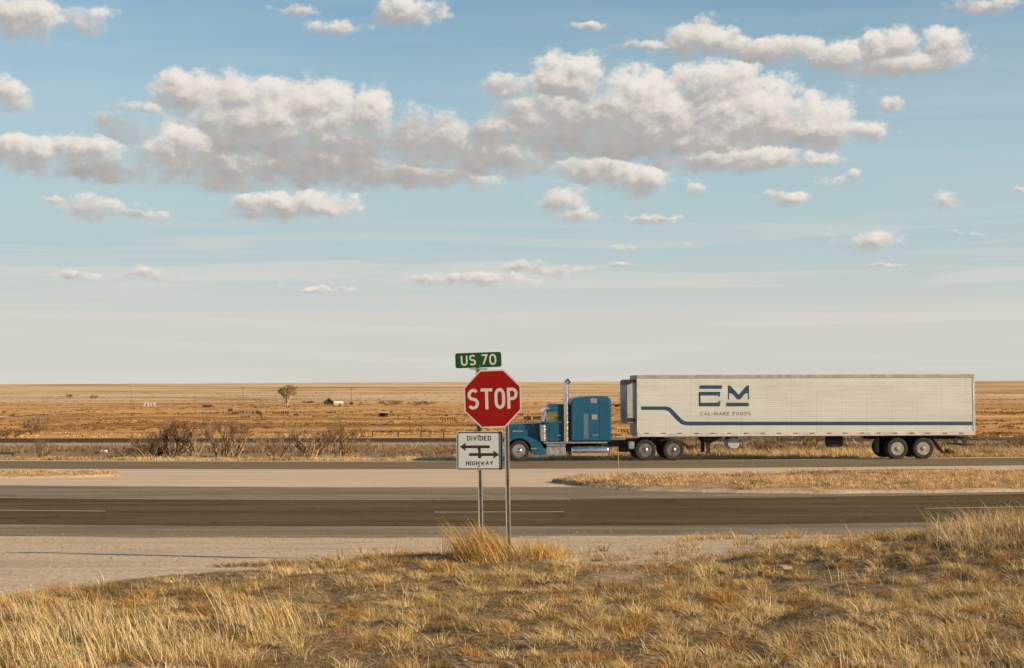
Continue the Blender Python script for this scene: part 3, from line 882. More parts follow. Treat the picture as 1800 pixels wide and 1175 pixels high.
    def flat(s, pts, y):
        s.bm.faces.new([s.bm.verts.new((a, y, b)) for a, b in pts])
        return s
    def build(s, name, mat, parent=None, smooth=True, angle=35):
        me = bpy.data.meshes.new(name)
        bmesh.ops.recalc_face_normals(s.bm, faces=s.bm.faces)
        s.bm.to_mesh(me); s.bm.free()
        if smooth:
            for p in me.polygons: p.use_smooth = True
            me.set_sharp_from_angle(angle=R(angle))
        me.materials.append(mat)
        return link(bpy.data.objects.new(name, me), parent)

def arc(cx, cy, r, a0, a1, n=10, ry=None):
    ry = r if ry is None else ry
    return [(cx + r * math.cos(R(a0 + (a1 - a0) * k / n)), cy + ry * math.sin(R(a0 + (a1 - a0) * k / n))) for k in range(n + 1)]

# stroke letters on a unit-high box; x scaled by width w
def glyph(ch, w=0.6):
    W = w
    g = {
     'S': [arc(W/2, .74, W/2, 35, 90, 5, .26) + arc(W/2, .74, W/2, 90, 255, 9, .24)[1:] + arc(W/2, .26, W/2, 75, -90, 9, .24) + arc(W/2, .26, W/2, -90, -150, 5, .26)[1:]],
     'T': [[(0, 1), (W, 1)], [(W/2, 1), (W/2, 0)]],
     'O': [arc(W/2, .68, W/2, 0, 180, 10, .32) + arc(W/2, .32, W/2, 180, 360, 10, .32) + [(W, .68)]],
     '0': [arc(W/2, .68, W/2, 0, 180, 10, .32) + arc(W/2, .32, W/2, 180, 360, 10, .32) + [(W, .68)]],
     'P': [[(0, 0), (0, 1)], [(0, 1), (W*.55, 1)] + arc(W*.55, .74, W*.45, 90, -90, 8, .26)[1:] + [(0, .48)]],
     'U': [[(0, 1), (0, .3)] + arc(W/2, .3, W/2, 180, 360, 10, .3)[1:] + [(W, 1)]],
     '7': [[(0, 1), (W, 1), (W*.3, 0)]],
     'D': [[(0, 0), (0, 1)], [(0, 1), (W*.45, 1)] + arc(W*.45, .68, W*.55, 90, 0, 6, .32)[1:] + arc(W*.45, .32, W*.55, 0, -90, 6, .32) + [(0, 0)]],
     'I': [[(0, 0), (0, 1)]],
     'V': [[(0, 1), (W/2, 0), (W, 1)]],
     'E': [[(0, 0), (0, 1)], [(0, 1), (W, 1)], [(0, .52), (W*.85, .52)], [(0, 0), (W, 0)]],
     'H': [[(0, 0), (0, 1)], [(W, 0), (W, 1)], [(0, .52), (W, .52)]],
     'G': [arc(W/2, .68, W/2, 30, 180, 9, .32) + arc(W/2, .32, W/2, 180, 350, 9, .32) + [(W, .48), (W*.55, .48)]],
     'C': [arc(W/2, .68, W/2, 30, 180, 9, .32) + arc(W/2, .32, W/2, 180, 330, 9, .32)],
     'W': [[(0, 1), (W*.28, 0), (W/2, .85), (W*.72, 0), (W, 1)]],
     'M': [[(0, 0), (0, 1)], [(W, 0), (W, 1)], [(0, 1), (W/2, .25), (W, 1)]],
     'A': [[(0, 0), (W/2, 1), (W, 0)], [(W*.2, .33), (W*.8, .33)]],
     'Y': [[(0, 1), (W/2, .48), (W, 1)], [(W/2, .48), (W/2, 0)]],
     'L': [[(0, 1), (0, 0)], [(0, 0), (W, 0)]],
     'R': [[(0, 0), (0, 1)], [(0, 1), (W*.55, 1)] + arc(W*.55, .75, W*.45, 90, -90, 8, .25)[1:] + [(0, .5)], [(W*.5, .5), (W, 0)]],
     'F': [[(0, 0), (0, 1)], [(0, 1), (W, 1)], [(0, .52), (W*.8, .52)]],
     '-': [[(0, .5), (W, .5)]],
    }
    return g.get(ch, [])

def lettering(name, text, x0, z0, width, height, stroke_w, y, mat, parent, widths=None, gap=0.22, lift=0.0003, space=0.4):
    """write text as raised flat strokes between x0 and x0+width (outer edges)"""
    ws = []
    for ch in text:
        ws.append((widths or {}).get(ch, {'I': 0.0, ' ': space, 'M': .75, 'W': .85, '-': .35, 'E': .48, 'L': .45, 'F': .48}.get(ch, .58)))
    sw = stroke_w / height
    total = sum(ws) + (len(text) - 1) * gap + sum(sw for c in text if c != ' ')
    sx = width / (total * height)
    b = MB(); cx = 0.0; k = 0
    h = height - stroke_w
    for ch, w in zip(text, ws):
        if ch != ' ':
            for st in glyph(ch, 1.0 if w else 0.0):
                pts = [(x0 + (cx + sw / 2 + p * w) * height * sx, z0 + stroke_w / 2 + q * h) for p, q in st]
                if len(st) == 2 and ch not in 'AVWMY7':   # square ends reach to the outline
                    (ax, az_), (bx, bz) = pts
                    dx, dz = bx - ax, bz - az_; L = math.hypot(dx, dz); e = stroke_w / 2 / L
                    pts = [(ax - dx * e, az_ - dz * e), (bx + dx * e, bz + dz * e)]
                b.stroke(pts, stroke_w, y - k * lift); k = (k + 1) % 4
            cx += w + sw
        else: cx += w
        cx += gap
    return b.build(name, mat, parent, smooth=False)

# ================================================================== paint
M_BLUE = plain('truck_blue_paint', (.010, .080, .148), 0.4, var=0.25, scale=1.2, coat=0.15, spec=.3)
M_CHROME = plain('chrome', (.70, .67, .62), 0.16, 1.0, var=0.15, scale=5)
M_ALU = plain('brushed_aluminium', (.62, .58, .52), 0.38, 1.0, var=0.3, scale=4)
M_BLACK = plain('chassis_black', (.018, .014, .011), 0.6, var=0.5, scale=4)
M_RUBBER = plain('tyre_rubber', (.022, .018, .015), 0.85, var=0.5, scale=6)
M_GREYP = plain('grey_steel', (.27, .25, .23), 0.55, var=0.3, scale=3)
M_REEFER = plain('grey_housing', (.34, .33, .31), 0.55, var=0.25, scale=2)
M_RED = plain('red_lens', (.24, .015, .01), 0.5, spec=.1)
M_AMBER = plain('amber_lens', (.6, .22, .02), 0.3)
M_NAVY = plain('navy_vinyl', (.014, .040, .085), 0.5, var=0.2, scale=2)
M_GREYTXT = plain('faded_grey_vinyl', (.24, .21, .18), 0.6)
M_RAIL = plain('trailer_rail', (.36, .32, .26), 0.5, 0.3, var=0.35, scale=2)
M_LIGHTRAIL = plain('pale_rail', (.50, .46, .41), 0.5, 0.1, var=0.3, scale=2)
M_SEAT = plain('seat_cloth', (.10, .09, .06), 0.9)
M_ALUW = plain('dull_wheel_aluminium', (.36, .32, .26), 0.35, 1.0, var=0.35, scale=5)
M_RIM = plain('pale_wheel_steel', (.33, .29, .22), 0.45, 0.3, var=0.4, scale=6)
def glass_mat(name, col, alpha=0.35):
    m, t, b = new_mat(name)
    b.inputs['Base Color'].default_value = col + (1,); b.inputs['Roughness'].default_value = 0.03
    b.inputs['Alpha'].default_value = alpha
    return m
M_GLASS = glass_mat('tinted_glass', (.16, .20, .11), 0.32)
M_WGLASS = glass_mat('windscreen_glass', (.30, .31, .30), 0.6)

def trailer_skin():
    m, t, b = new_mat('trailer_skin')
    tc = t.node('ShaderNodeTexCoord').outputs['Object']
    sp = t.node('ShaderNodeSeparateXYZ'); t.l.new(tc, sp.inputs[0])
    # horizontal ribs about 9 cm apart and vertical rivet seams every 1.2 m
    w = t.math('FRACT', t.math('MULTIPLY', sp.outputs[2], 1 / 0.098))
    rib = t.smooth(t.math('ABSOLUTE', t.math('SUBTRACT', w, 0.5)), 0.36, 0.48)
    w2 = t.math('FRACT', t.math('MULTIPLY', sp.outputs[2], 1 / 0.392))
    rib2 = t.smooth(t.math('ABSOLUTE', t.math('SUBTRACT', w2, 0.5)), 0.462, 0.485)
    v = t.math('FRACT', t.math('MULTIPLY', sp.outputs[0], 1 / 1.22))
    seam = t.smooth(t.math('ABSOLUTE', t.math('SUBTRACT', v, 0.5)), 0.488, 0.496)
    dirt = t.noise(t.vmath('MULTIPLY', tc, (0.35, 1, 2.2)), 1.0, 7, 0.68)
    c = t.ramp(dirt, [(0.3, (.43, .42, .38)), (0.5, (.495, .488, .455)), (0.7, (.54, .535, .505))])
    streak = t.noise(t.vmath('MULTIPLY', tc, (6.0, 1, 0.5)), 1.0, 4, 0.6)
    c = t.mix(t.smooth(streak, 0.55, 0.8, 0, 0.25), c, (.42, .37, .29))
    c = t.mix(t.math('MULTIPLY', rib2, 0.28), c, (.30, .22, .13))
    c = t.mix(t.math('MULTIPLY', seam, 0.30), c, (.30, .25, .18))
    t.l.new(c, b.inputs['Base Color'])
    b.inputs['Roughness'].default_value = 0.42
    bp = t.node('ShaderNodeBump'); bp.inputs['Strength'].default_value = 0.5; bp.inputs['Distance'].default_value = 0.010
    bp.invert = True
    t.l.new(t.math('MAXIMUM', rib, seam), bp.inputs['Height']); t.l.new(bp.outputs[0], b.inputs['Normal'])
    return m
M_SKIN = trailer_skin()

# ================================================================== the truck: a plane along its near side
YAW = R(2.6)
TO = Vector((0.0, 67.9, -0.625)); TU = Vector((math.cos(YAW), math.sin(YAW), 0)); TN = Vector((-math.sin(YAW), math.cos(YAW), 0))
def S(px, py):
    """photo pixel -> (along, up) on the near side plane of the truck"""
    v = ray(px, py); o = Vector((0, 0, CAM_Z))
    t = (TO - o).dot(TN) / v.dot(TN)
    p = o + v * t - TO
    return p.dot(TU), p.z
PX = lambda px: S(px, 790)[0]
PZ = lambda py, px=1100: S(px, py)[1]
def SP(pts): return [S(a, b) for a, b in pts]

def tyre(b, x, z, r, y0, y1, rin):
    w = y1 - y0; c = (x, y0, z)
    b.lathe([(rin, 0.03), (r - .10, 0.0), (r - .03, 0.015), (r, 0.05), (r - .012, w * .3), (r - .012, w * .32), (r, w * .34), (r, w * .64), (r - .012, w * .66), (r, w * .7), (r, w - .05), (r - .03, w - .015), (r - .10, w), (rin, w - .03), (rin, .03)], c, 'Y', 40)

def wheel_asm(parent, px, r, y0, kind, far=False):
    """wheel > rim, hub; the tyre is the wheel's own mesh. kind: steer, drive, trailer"""
    x = PX(px); z = r
    dual = kind != 'steer'
    w = 0.27
    b = MB()
    tyre(b, x, z, r, y0, y0 + w, 0.315)
    if dual: tyre(b, x, z, r, y0 + w + 0.06, y0 + 2 * w + 0.06, 0.315)
    wh = b.build('wheel', M_RUBBER, parent)
    b = MB()
    if kind == 'steer':
        b.lathe([(.318, .02), (.30, .03), (.28, .09), (.22, .10), (.17, .05), (.12, .0), (.07, -.03), (.0, -.04)], (x, y0, z), 'Y', 36)
        b.build('rim', M_CHROME, wh)
    else:
        m = M_ALUW if kind == 'drive' else M_RIM
        b.lathe([(.318, .015), (.30, .02), (.288, .05), (.270, .17), (.215, .20), (.17, .20)], (x, y0, z), 'Y', 36)
        b.build('rim', m, wh)
        b = MB()
        b.lathe([(.262, .175), (.10, .16)], (x, y0 + 0.02, z), 'Y', 24)
        b.lathe([(.17, .20), (.165, .05), (.13, .02), (.10, -.01), (.05, -.03), (.0, -.03)] if kind == 'drive' else [(.15, .20), (.11, .10), (.105, -.005), (.085, -.02), (0, -.025)], (x, y0, z), 'Y', 28)
        for k in range(10):
            t = 2 * math.pi * k / 10
            b.cyl((x + .20 * math.cos(t), y0, z + .20 * math.sin(t)), .018, .13, .20, 'Y', 6)
        b.build('hub', M_ALUW if kind == 'drive' else M_GREYP, wh)
    if dual or True:
        pass
    return wh

def far_wheel(parent, px, r, y1, dual):
    x = PX(px); b = MB()
    tyre(b, x, r, r, y1 - .27, y1, .285)
    if dual: tyre(b, x, r, r, y1 - .60, y1 - .33, .285)
    b.cyl((x, y1 - .2, r), .287, 0, .05, 'Y', 24)
    return b.build('wheel', M_RUBBER, parent)

def make_tractor():
    t = empty('semi_truck', TO, YAW, 'teal blue long nosed truck tractor with sleeper cab and one tall chrome exhaust stack', 'truck')
    Wd = 2.5
    # --- hood
    hood = SP([(891, 751), (893, 748), (900, 746.8), (950, 744.6), (957, 744.4), (957, 778), (930, 778), (891, 774)])
    b = MB().prism(hood, 0.46, Wd - 0.46, 0.05, 3)
    h = b.build('hood', M_BLUE, t)
    MB().box(PX(902), PX(921), 0.452, 0.47, PZ(759), PZ(757)).build('badge', M_CHROME, h)
    MB().box(PX(889.2), PX(891.4), 0.62, Wd - 0.62, PZ(786), PZ(749), 0.02).build('grille', M_CHROME, t)
    MB().box(PX(884), PX(889), 0.03, Wd - 0.03, PZ(801), PZ(786), 0.05, 3).build('bumper', M_CHROME, t)
    # --- fenders with the wheel arch
    wx, wz = S(912, 793)
    wx = PX(912.5); r = 0.50; wz = r
    for y0, y1 in ((0.03, 0.52), (Wd - 0.52, Wd - 0.03)):
        out = [(PX(889.5), PZ(784))] + SP([(891, 775), (896, 768.5), (904, 765.5), (918, 765), (930, 768), (941, 773), (950, 779), (957, 790), (962, 798), (958, 800), (938, 800)])
        ar = arc(wx, wz, 0.60, -5, 178, 16)
        prof = out + ar
        MB().prism(prof, y0, y1, 0.035, 3).build('fender', M_BLUE, t)
    MB().box(PX(933), PX(944), 0.018, 0.05, PZ(789), PZ(787)).build('fender_trim', M_CHROME, t)
    for y in (0.30, Wd - 0.30):
        hl = MB().lathe([(.10, .22), (.12, .05), (.115, 0), (0, -.01)], (PX(888.4), y, PZ(770)), 'X', 20).build('headlight', M_CHROME, t)
    # --- cab shell, open behind the side glass
    zt, zb = 724.0, 742.0
    b = MB()
    b.prism(SP([(956.5, zb), (1003, zb), (1003, 777), (956.5, 777)]), 0.22, Wd - 0.22, 0.02)
    b.prism(SP([(961.5, zt), (963, 716), (967, 712.2), (973, 711), (1003, 711), (1003, zt)]), 0.24, Wd - 0.24, 0.04, 3)
    for y0, y1 in ((0.225, 0.30), (Wd - 0.30, Wd - 0.225)):
        b.prism(SP([(957.2, zb - .2), (961.8, zt + .2), (964.6, zt + .2), (961.6, zb - .2)]), y0, y1)
        b.prism(SP([(988, zb - .2), (988, zt + .2), (1002.8, zt + .2), (1002.8, zb - .2)]), y0, y1)
    b.box(PX(1000), PX(1002.6), 0.31, 1.5, PZ(zb - .2), PZ(zt + .2))
    cab = b.build('cab', M_BLUE, t)
    for y in (0.25, Wd - 0.27):
        MB().prism(SP([(962.6, zb), (965.2, zt), (988, zt), (988, zb)]), y, y + 0.012).build('side_window', M_GLASS, cab)
    MB().prism(SP([(957.3, zb), (962.0, zt), (962.6, zt), (957.9, zb)]), 0.31, Wd - 0.31).build('windscreen', M_WGLASS, cab)
    MB().prism(SP([(954, 724.5), (959, 719), (966, 716), (967, 718), (961, 722), (955.5, 725.3)]), 0.22, Wd - 0.22).build('sun_visor', M_CHROME, cab)
    MB().tube([(PX(967), 0.205, PZ(742.6)), (PX(976), 0.2, PZ(741.4)), (PX(988), 0.205, PZ(742.4))], 0.016).build('window_trim', M_CHROME, cab)
    d = MB()
    for a in ((PX(966), PZ(743.5)), (PX(987), PZ(743.5))): d.box(a[0], a[0] + .012, 0.212, 0.222, PZ(775), a[1])
    d.box(PX(966), PX(987), 0.212, 0.222, PZ(775.4), PZ(775))
    d.build('door_seam', M_BLACK, cab)
    MB().box(PX(979), PX(986), 0.19, 0.222, PZ(766), PZ(764.4), 0.008).build('door_handle', M_CHROME, cab)
    for k in range(5): MB().prism([(PX(967) + .0, PZ(711.2)), (PX(970.5), PZ(708.6)), (PX(971.5), PZ(711.0))], 0.45 + k * .38, 0.53 + k * .38, .008).build('roof_marker', M_AMBER, cab)
    for ys_ in (0.5, 1.5): MB().box(PX(979), PX(986), ys_, ys_ + .5, PZ(755), PZ(733), .05).build('seat', M_SEAT, cab)
    # --- mirrors
    b = MB().box(PX(960.5), PX(963), -0.02, 0.14, PZ(741), PZ(727), 0.02); b.tube([(PX(961.8), .06, PZ(741)), (PX(963.5), .24, PZ(745))], .015)
    b.build('mirror', M_CHROME, t)
    # --- air cleaner
    a = MB().cyl((PX(955), 0.30, 0), 0.165, PZ(776), PZ(746), 'Z', 28, 0.03).build('air_cleaner', M_CHROME, t)
    for py in (749, 754.5, 765, 770): MB().cyl((PX(955), 0.30, 0), 0.172, PZ(py + .5), PZ(py - .5), 'Z', 28).build('clamp', M_ALU, a)
    # --- sleeper
    slp = SP([(1003.2, 777), (1003.2, 703.5), (1010, 700.8), (1020, 698.4), (1032, 697), (1045, 696.5), (1066, 696.8), (1071, 698), (1074, 702), (1075, 708), (1075.3, 777)])
    sl = MB().prism(slp, 0.04, Wd - 0.04, 0.07, 3).build('sleeper', M_BLUE, t, angle=28)
    w1 = MB().box(PX(1038), PX(1050), 0.02, 0.06, PZ(709), PZ(700.5), 0.015).build('side_light', M_GREYP, sl)
    w2 = MB().box(PX(1040), PX(1050.5), 0.02, 0.06, PZ(738), PZ(729), 0.015).build('side_vent', M_GREYP, sl)
    b = MB()
    b.box(PX(1026), PX(1034.5), 0.032, 0.045, PZ(771), PZ(728), 0.003)
    b.build('sleeper_door', plain('faded_panel', (.09, .15, .19), 0.4, var=0.3), sl)
    MB().box(PX(1041), PX(1052), 0.02, 0.05, PZ(765.6), PZ(764.2), 0.004).build('grab_handle', M_CHROME, sl)
    b = MB()
    b.box(PX(1054), PX(1054.4), 0.034, 0.045, PZ(771), PZ(706)); b.box(PX(1010), PX(1026), 0.034, 0.045, PZ(762.4), PZ(762))
    b.build('panel_seam', M_BLACK, sl)
    # --- chrome skirt, steps, tanks
    MB().box(PX(956), PX(1068), 0.10, 0.16, PZ(779.4), PZ(777.1), 0.008).build('skirt', M_ALU, t)
    b = MB(); b.box(PX(961), PX(995), 0.05, 0.62, PZ(784), PZ(781), .02)
    b.build('step', M_ALU, t)
    bx = MB().prism([(PX(960), PZ(800)), (PX(959.6), PZ(797)), (PX(960), PZ(786.2)), (PX(962), PZ(785)), (PX(993), PZ(785)), (PX(994.5), PZ(787)), (PX(994.5), PZ(798)), (PX(993), PZ(800.5)), (PX(962), PZ(800.5))], 0.06, 0.62, 0.05, 3)
    bx.build('battery_box', M_ALU, t)
    for y in (0.36, Wd - 0.36):
        tk = MB().lathe([(0, 0), (.20, .01), (.255, .05), (.275, .10), (.275, PX(1072) - PX(1004) - .10), (.255, PX(1072) - PX(1004) - .05), (.2, PX(1072) - PX(1004) - .01), (0, PX(1072) - PX(1004))], (PX(1004), y, PZ(792.6)), 'X', 32).build('fuel_tank', M_CHROME, t)
        for q in (1017, 1038, 1059): MB().cyl((PX(q), y, PZ(792.6)), .281, 0, .05, 'X', 32).build('tank_strap', M_ALU, tk)
    # --- exhaust stacks
    for y in (0.20,):
        x = PX(995.8)
        st = MB().cyl((x, y, 0), 0.13, PZ(777), PZ(681), 'Z', 24).tube([(x, y, PZ(681)), (x, y, PZ(676)), (x + .02, y, PZ(673)), (x + .12, y, PZ(670))], 0.125, 20).build('exhaust_stack', M_CHROME, t)
        MB().tube([(x + .10, y, PZ(670.6)), (x + .17, y, PZ(668.6))], .118, 20).build('stack_tip', M_BLACK, st)
        for py in (742, 771): MB().cyl((x, y, 0), 0.137, PZ(py + .6), PZ(py - .6), 'Z', 24).build('clamp', M_ALU, st)
    # --- frame behind the sleeper
    b = MB()
    fr = SP([(925, 790), (925, 779.5), (1074, 779.5), (1075, 776), (1110, 774.5), (1150, 772.5), (1180, 772.5), (1200, 776), (1213, 782.5), (1211, 785), (1195, 781), (1180, 784), (1120, 786), (1075, 787), (960, 790)])
    b.prism(fr, 0.80, 0.92, 0.0); b.prism(fr, Wd - 0.92, Wd - 0.80)
    for q in (940, 1000, 1085, 1120, 1160, 1195): b.box(PX(q), PX(q) + .12, 0.9, Wd - 0.9, PZ(786), PZ(781))
    b.prism(SP([(1120, 776), (1135, 770.4), (1168, 770.4), (1200, 776)]), 0.75, Wd - 0.75)
    b.box(PX(960), PX(1074), 0.64, 0.80, PZ(795), PZ(780))
    b.cyl((PX(1134.5), 0.1, .5), .11, .3, Wd - .5, 'Y', 12).cyl((PX(1184.5), 0.1, .5), .11, .3, Wd - .5, 'Y', 12).cyl((wx, 0.1, .5), .08, .2, Wd - .4, 'Y', 12)
    b.build('chassis', M_BLACK, t)
    MB().box(PX(1075.6), PX(1103), 0.72, Wd - 0.72, PZ(774.6), PZ(770.6), .01).build('deck_plate', M_ALU, t)
    MB().prism(SP([(1135, 770.2), (1140, 768.6), (1163, 768.6), (1170, 770.2)]), 0.75, Wd - .75).build('fifth_wheel', M_BLACK, t)
    MB().box(PX(1106), PX(1116), 0.1, 0.7, PZ(790), PZ(777), .02).build('air_tank_bracket', M_GREYP, t)
    MB().cyl((PX(1090), 0.55, PZ(790)), .16, 0, .5, 'X', 16, .03).build('air_tank', M_BLACK, t)
    for y0 in (0.05, Wd - 0.65):
        MB().prism(SP([(1160, 774), (1180, 772.6), (1196, 775), (1209, 782), (1213, 789), (1211, 789), (1207, 783.4), (1195, 776.4), (1180, 774), (1160, 775.3)]), y0, y0 + .6).build('mud_guard', M_BLACK, t)
    # --- wheels
    wheel_asm(t, 912.5, 0.50, 0.06, 'steer')
    far_wheel(t, 912.5, 0.50, Wd - 0.06, False)
    for q in (1134.8, 1184.4):
        wheel_asm(t, q, 0.505, 0.04, 'drive')
        far_wheel(t, q, 0.505, Wd - 0.04, True)
    return t
make_tractor()

def make_trailer():
    t = empty('semi_trailer', TO + TU * 14 , YAW, 'long white refrigerated trailer with navy stripe and letters behind the blue tractor', 'trailer')
    t.location = TO
    Wd = 2.58
    x0, x1 = PX(1120.5), PX(1714)
    z0, z1 = PZ(768.5), PZ(659.8)
    zr = PZ(666); zb = PZ(761.3)
    body = MB().box(x0, x1, 0.0, Wd, zb, zr, 0.0).build('body', M_SKIN, t, smooth=False)
    MB().box(x0 - .01, x1 + .015, -0.018, Wd + .018, zr, z1, .012).build('top_rail', M_RAIL, t)
    MB().box(x0 - .01, x1 + .01, -0.022, Wd + .022, z0, zb, .012).build('bottom_rail', M_LIGHTRAIL, t)
    MB().box(x0 - .025, x0 + .09, -0.014, Wd + .014, zb + .002, zr - .002, .01).build('corner_post', M_LIGHTRAIL, t)
    MB().box(x1 - .09, x1 + .03, -0.016, Wd + .016, zb + .002, zr - .002, .01).build('corner_post', M_LIGHTRAIL, t)
    # stripe
    top = SP([(1127, 714.8), (1170, 714.8), (1175, 715.6), (1179, 717.6), (1184, 722), (1198, 737), (1203, 740.4), (1209, 741.6)]) + [(x1 - .12, S(1700, 741.4)[1])]
    bot = SP([(1127, 721), (1168, 721), (1172, 721.8), (1176, 724.2), (1190, 739.5), (1197, 745.4), (1203, 747.6), (1210, 748.2)]) + [(x1 - .12, S(1700, 747.9)[1])]
    b = MB()
    n = len(top)
    vt = [b.bm.verts.new((p[0], -0.004, p[1])) for p in top]; vb = [b.bm.verts.new((p[0], -0.004, p[1])) for p in bot]
    for i in range(n - 1): b.bm.faces.new((vb[i], vb[i + 1], vt[i + 1], vt[i]))
    b.build('stripe', M_NAVY, t, smooth=False)
    # logo: barred E and M with a bar under the M
    b = MB(); Y = -0.004
    def q(*pts): b.flat([S(*p) for p in pts][::1], Y)
    q((1230, 677.6), (1269.5, 677.6), (1268.5, 684), (1229, 684))
    q((1229.5, 689), (1266.5, 689), (1265.5, 695.6), (1229.5, 695.6))
    q((1228.2, 689), (1229.4, 689), (1231.4, 695.6), (1231.4, 708), (1228.2, 714.6))
    q((1229.6, 708.2), (1266.3, 708.2), (1265, 714.6), (1228.9, 714.6))
    q((1262.5, 695.8), (1266, 695.8), (1265.4, 698), (1262.5, 697.6)); q((1262, 706.4), (1266.5, 705), (1266.3, 708), (1262, 708))
    q((1279.5, 678), (1283.5, 678), (1298.5, 694), (1298.5, 702.5), (1296, 702.5), (1287, 692.5), (1279.5, 691.5))
    q((1298.7, 694), (1312.5, 678), (1316.8, 678), (1316.8, 691.5), (1309.5, 692.5), (1301, 702.5), (1298.7, 702.5))
    q((1279.5, 691.8), (1281.6, 692), (1281.6, 702.6), (1279.5, 702.6)); q((1314.8, 691.8), (1316.8, 691.8), (1316.8, 702.6), (1314.8, 702.6))
    q((1277, 708.2), (1316.5, 708.2), (1316, 714.6), (1276, 714.6))
    b.build('logo', M_NAVY, t, smooth=False)
    xa, za = S(1231, 731.2); xb, zb2 = S(1320, 724)
    lettering('lettering', 'CAL-MARE FOODS', xa, za, xb - xa, zb2 - za, 0.040, -0.004, M_GREYTXT, t, lift=0.0008)
    # red markers along the bottom rail
    xs = [1137 + 29.1 * k for k in range(20)]
    for px in xs: MB().box(PX(px) - .11, PX(px) + .11, -0.030, -0.020, S(px, 762.6)[1], S(px, 761.0)[1], .003).build('reflector', M_RED, t)
    # front refrigeration unit
    ru = MB().prism(SP([(1101.5, 745), (1101, 676), (1103, 670), (1106, 668.2), (1119.6, 668.2), (1119.6, 745)]), 0.08, Wd - 0.08, 0.05, 3).build('refrigeration_unit', M_REEFER, t, smooth=False)
    MB().prism(SP([(1100.6, 676.5), (1102, 669), (1105, 667.4), (1119.2, 667.4), (1119.2, 672), (1112, 673.4), (1106, 676.5)]), 0.06, Wd - 0.06, .01).build('unit_cover', M_BLACK, ru)
    MB().box(PX(1104), PX(1117), 0.065, 0.082, PZ(742), PZ(735), .003).build('vent_panel', M_BLACK, ru)
    MB().box(PX(1104), PX(1117), 0.068, 0.082, PZ(731), PZ(728), .003).build('control_panel', M_GREYP, ru)
    for k in range(9): MB().box(PX(1102.6), PX(1118), 0.072, 0.082, PZ(682 + k * 4.6), PZ(681.5 + k * 4.6)).build('louvre', M_GREYP, ru)
    # landing gear
    lg = MB()
    for y0 in (0.45, Wd - 0.60):
        lg.prism(SP([(1238, 768.6), (1262, 768.6), (1256, 778), (1251.5, 781), (1251.5, 796), (1253.5, 798.4), (1243.5, 798.4), (1245.5, 796), (1245.5, 780)]), y0, y0 + .15)
        lg.prism(SP([(1262, 768.6), (1276, 768.6), (1252, 780), (1252, 776)]), y0 + .04, y0 + .1)
    lg.cyl((PX(1248.5), 0, PZ(779)), .04, .5, Wd - .5, 'Y', 10)
    lg.build('landing_gear', M_BLACK, t)
    MB().cyl((PX(1292), 0.35, PZ(780.5)), .30, 0.0, .9, 'Y', 28, .04).build('fuel_drum', plain('pale_blue_grey_tank', (.36, .38, .38), .5, var=.2), t)
    MB().box(PX(1283), PX(1300), .4, 1.2, PZ(773), PZ(768.6)).build('tank_bracket', M_BLACK, t)
    MB().cyl((PX(1473.5), 0.5, PZ(779)), .285, 0, .001, 'Y', 8).build('hanger', M_BLACK, t)
    MB().lathe([(.0, 0), (.20, .02), (.28, .08), (.29, .2), (.29, PX(1489) - PX(1458) - .2), (.28, PX(1489) - PX(1458) - .08), (.2, PX(1489) - PX(1458) - .02), (0, PX(1489) - PX(1458))], (PX(1458), 0.75, PZ(778.6)), 'X', 24).build('air_tank', M_BLACK, t)
    # bogie
    b = MB()
    b.box(PX(1535), PX(1690), 0.82, 0.98, PZ(776), PZ(768.7)); b.box(PX(1535), PX(1690), Wd - 0.98, Wd - 0.82, PZ(776), PZ(768.7))
    b.box(x0 + .5, x1 - .2, 0.3, Wd - .3, PZ(770.0), PZ(768.6))
    for q_ in (1578, 1623.6):
        b.cyl((PX(q_), 0, .505), .09, .3, Wd - .3, 'Y', 12)
        b.prism(SP([(q_ - 9, 776), (q_ - 3, 790), (q_ + 3, 790), (q_ + 9, 776)]), .82, .98); b.prism(SP([(q_ - 9, 776), (q_ - 3, 790), (q_ + 3, 790), (q_ + 9, 776)]), Wd - .98, Wd - .82)
    b.build('bogie', M_BLACK, t)
    MB().box(PX(1545), PX(1546), .1, .7, PZ(798), PZ(770)).build('mud_flap', M_BLACK, t)
    MB().prism(SP([(1643, 772), (1645, 772), (1664, 797), (1662, 797)]), .2, .7).build('mud_flap', M_BLACK, t)
    for q_ in (1578, 1623.6):
        wheel_asm(t, q_, 0.515, 0.03, 'trailer')
        far_wheel(t, q_, 0.515, Wd - .03, True)
    # rear under-run bar and doors
    b = MB()
    b.box(PX(1694), PX(1716), 0.25, Wd - .25, PZ(787), PZ(784.6), .01)
    for y0 in (.6, Wd - .7): b.prism(SP([(1686, 768.7), (1712, 768.7), (1708, 775), (1706, 785), (1703, 785), (1700, 776)]), y0, y0 + .1)
    b.build('rear_bumper', M_BLACK, t)
    b = MB()
    b.box(x1 + .03, x1 + .05, .06, Wd / 2 - .01, zb + .05, zr - .05, .005); b.box(x1 + .03, x1 + .05, Wd / 2 + .01, Wd - .06, zb + .05, zr - .05, .005)
    dr = b.build('rear_door', M_SKIN, t)
    for y in (.5, 1.0, 1.6, 2.1): MB().cyl((x1 + .07, y, 0), .017, zb + .03, zr - .03, 'Z', 8).build('lock_rod', M_ALU, dr)
    return t
make_trailer()

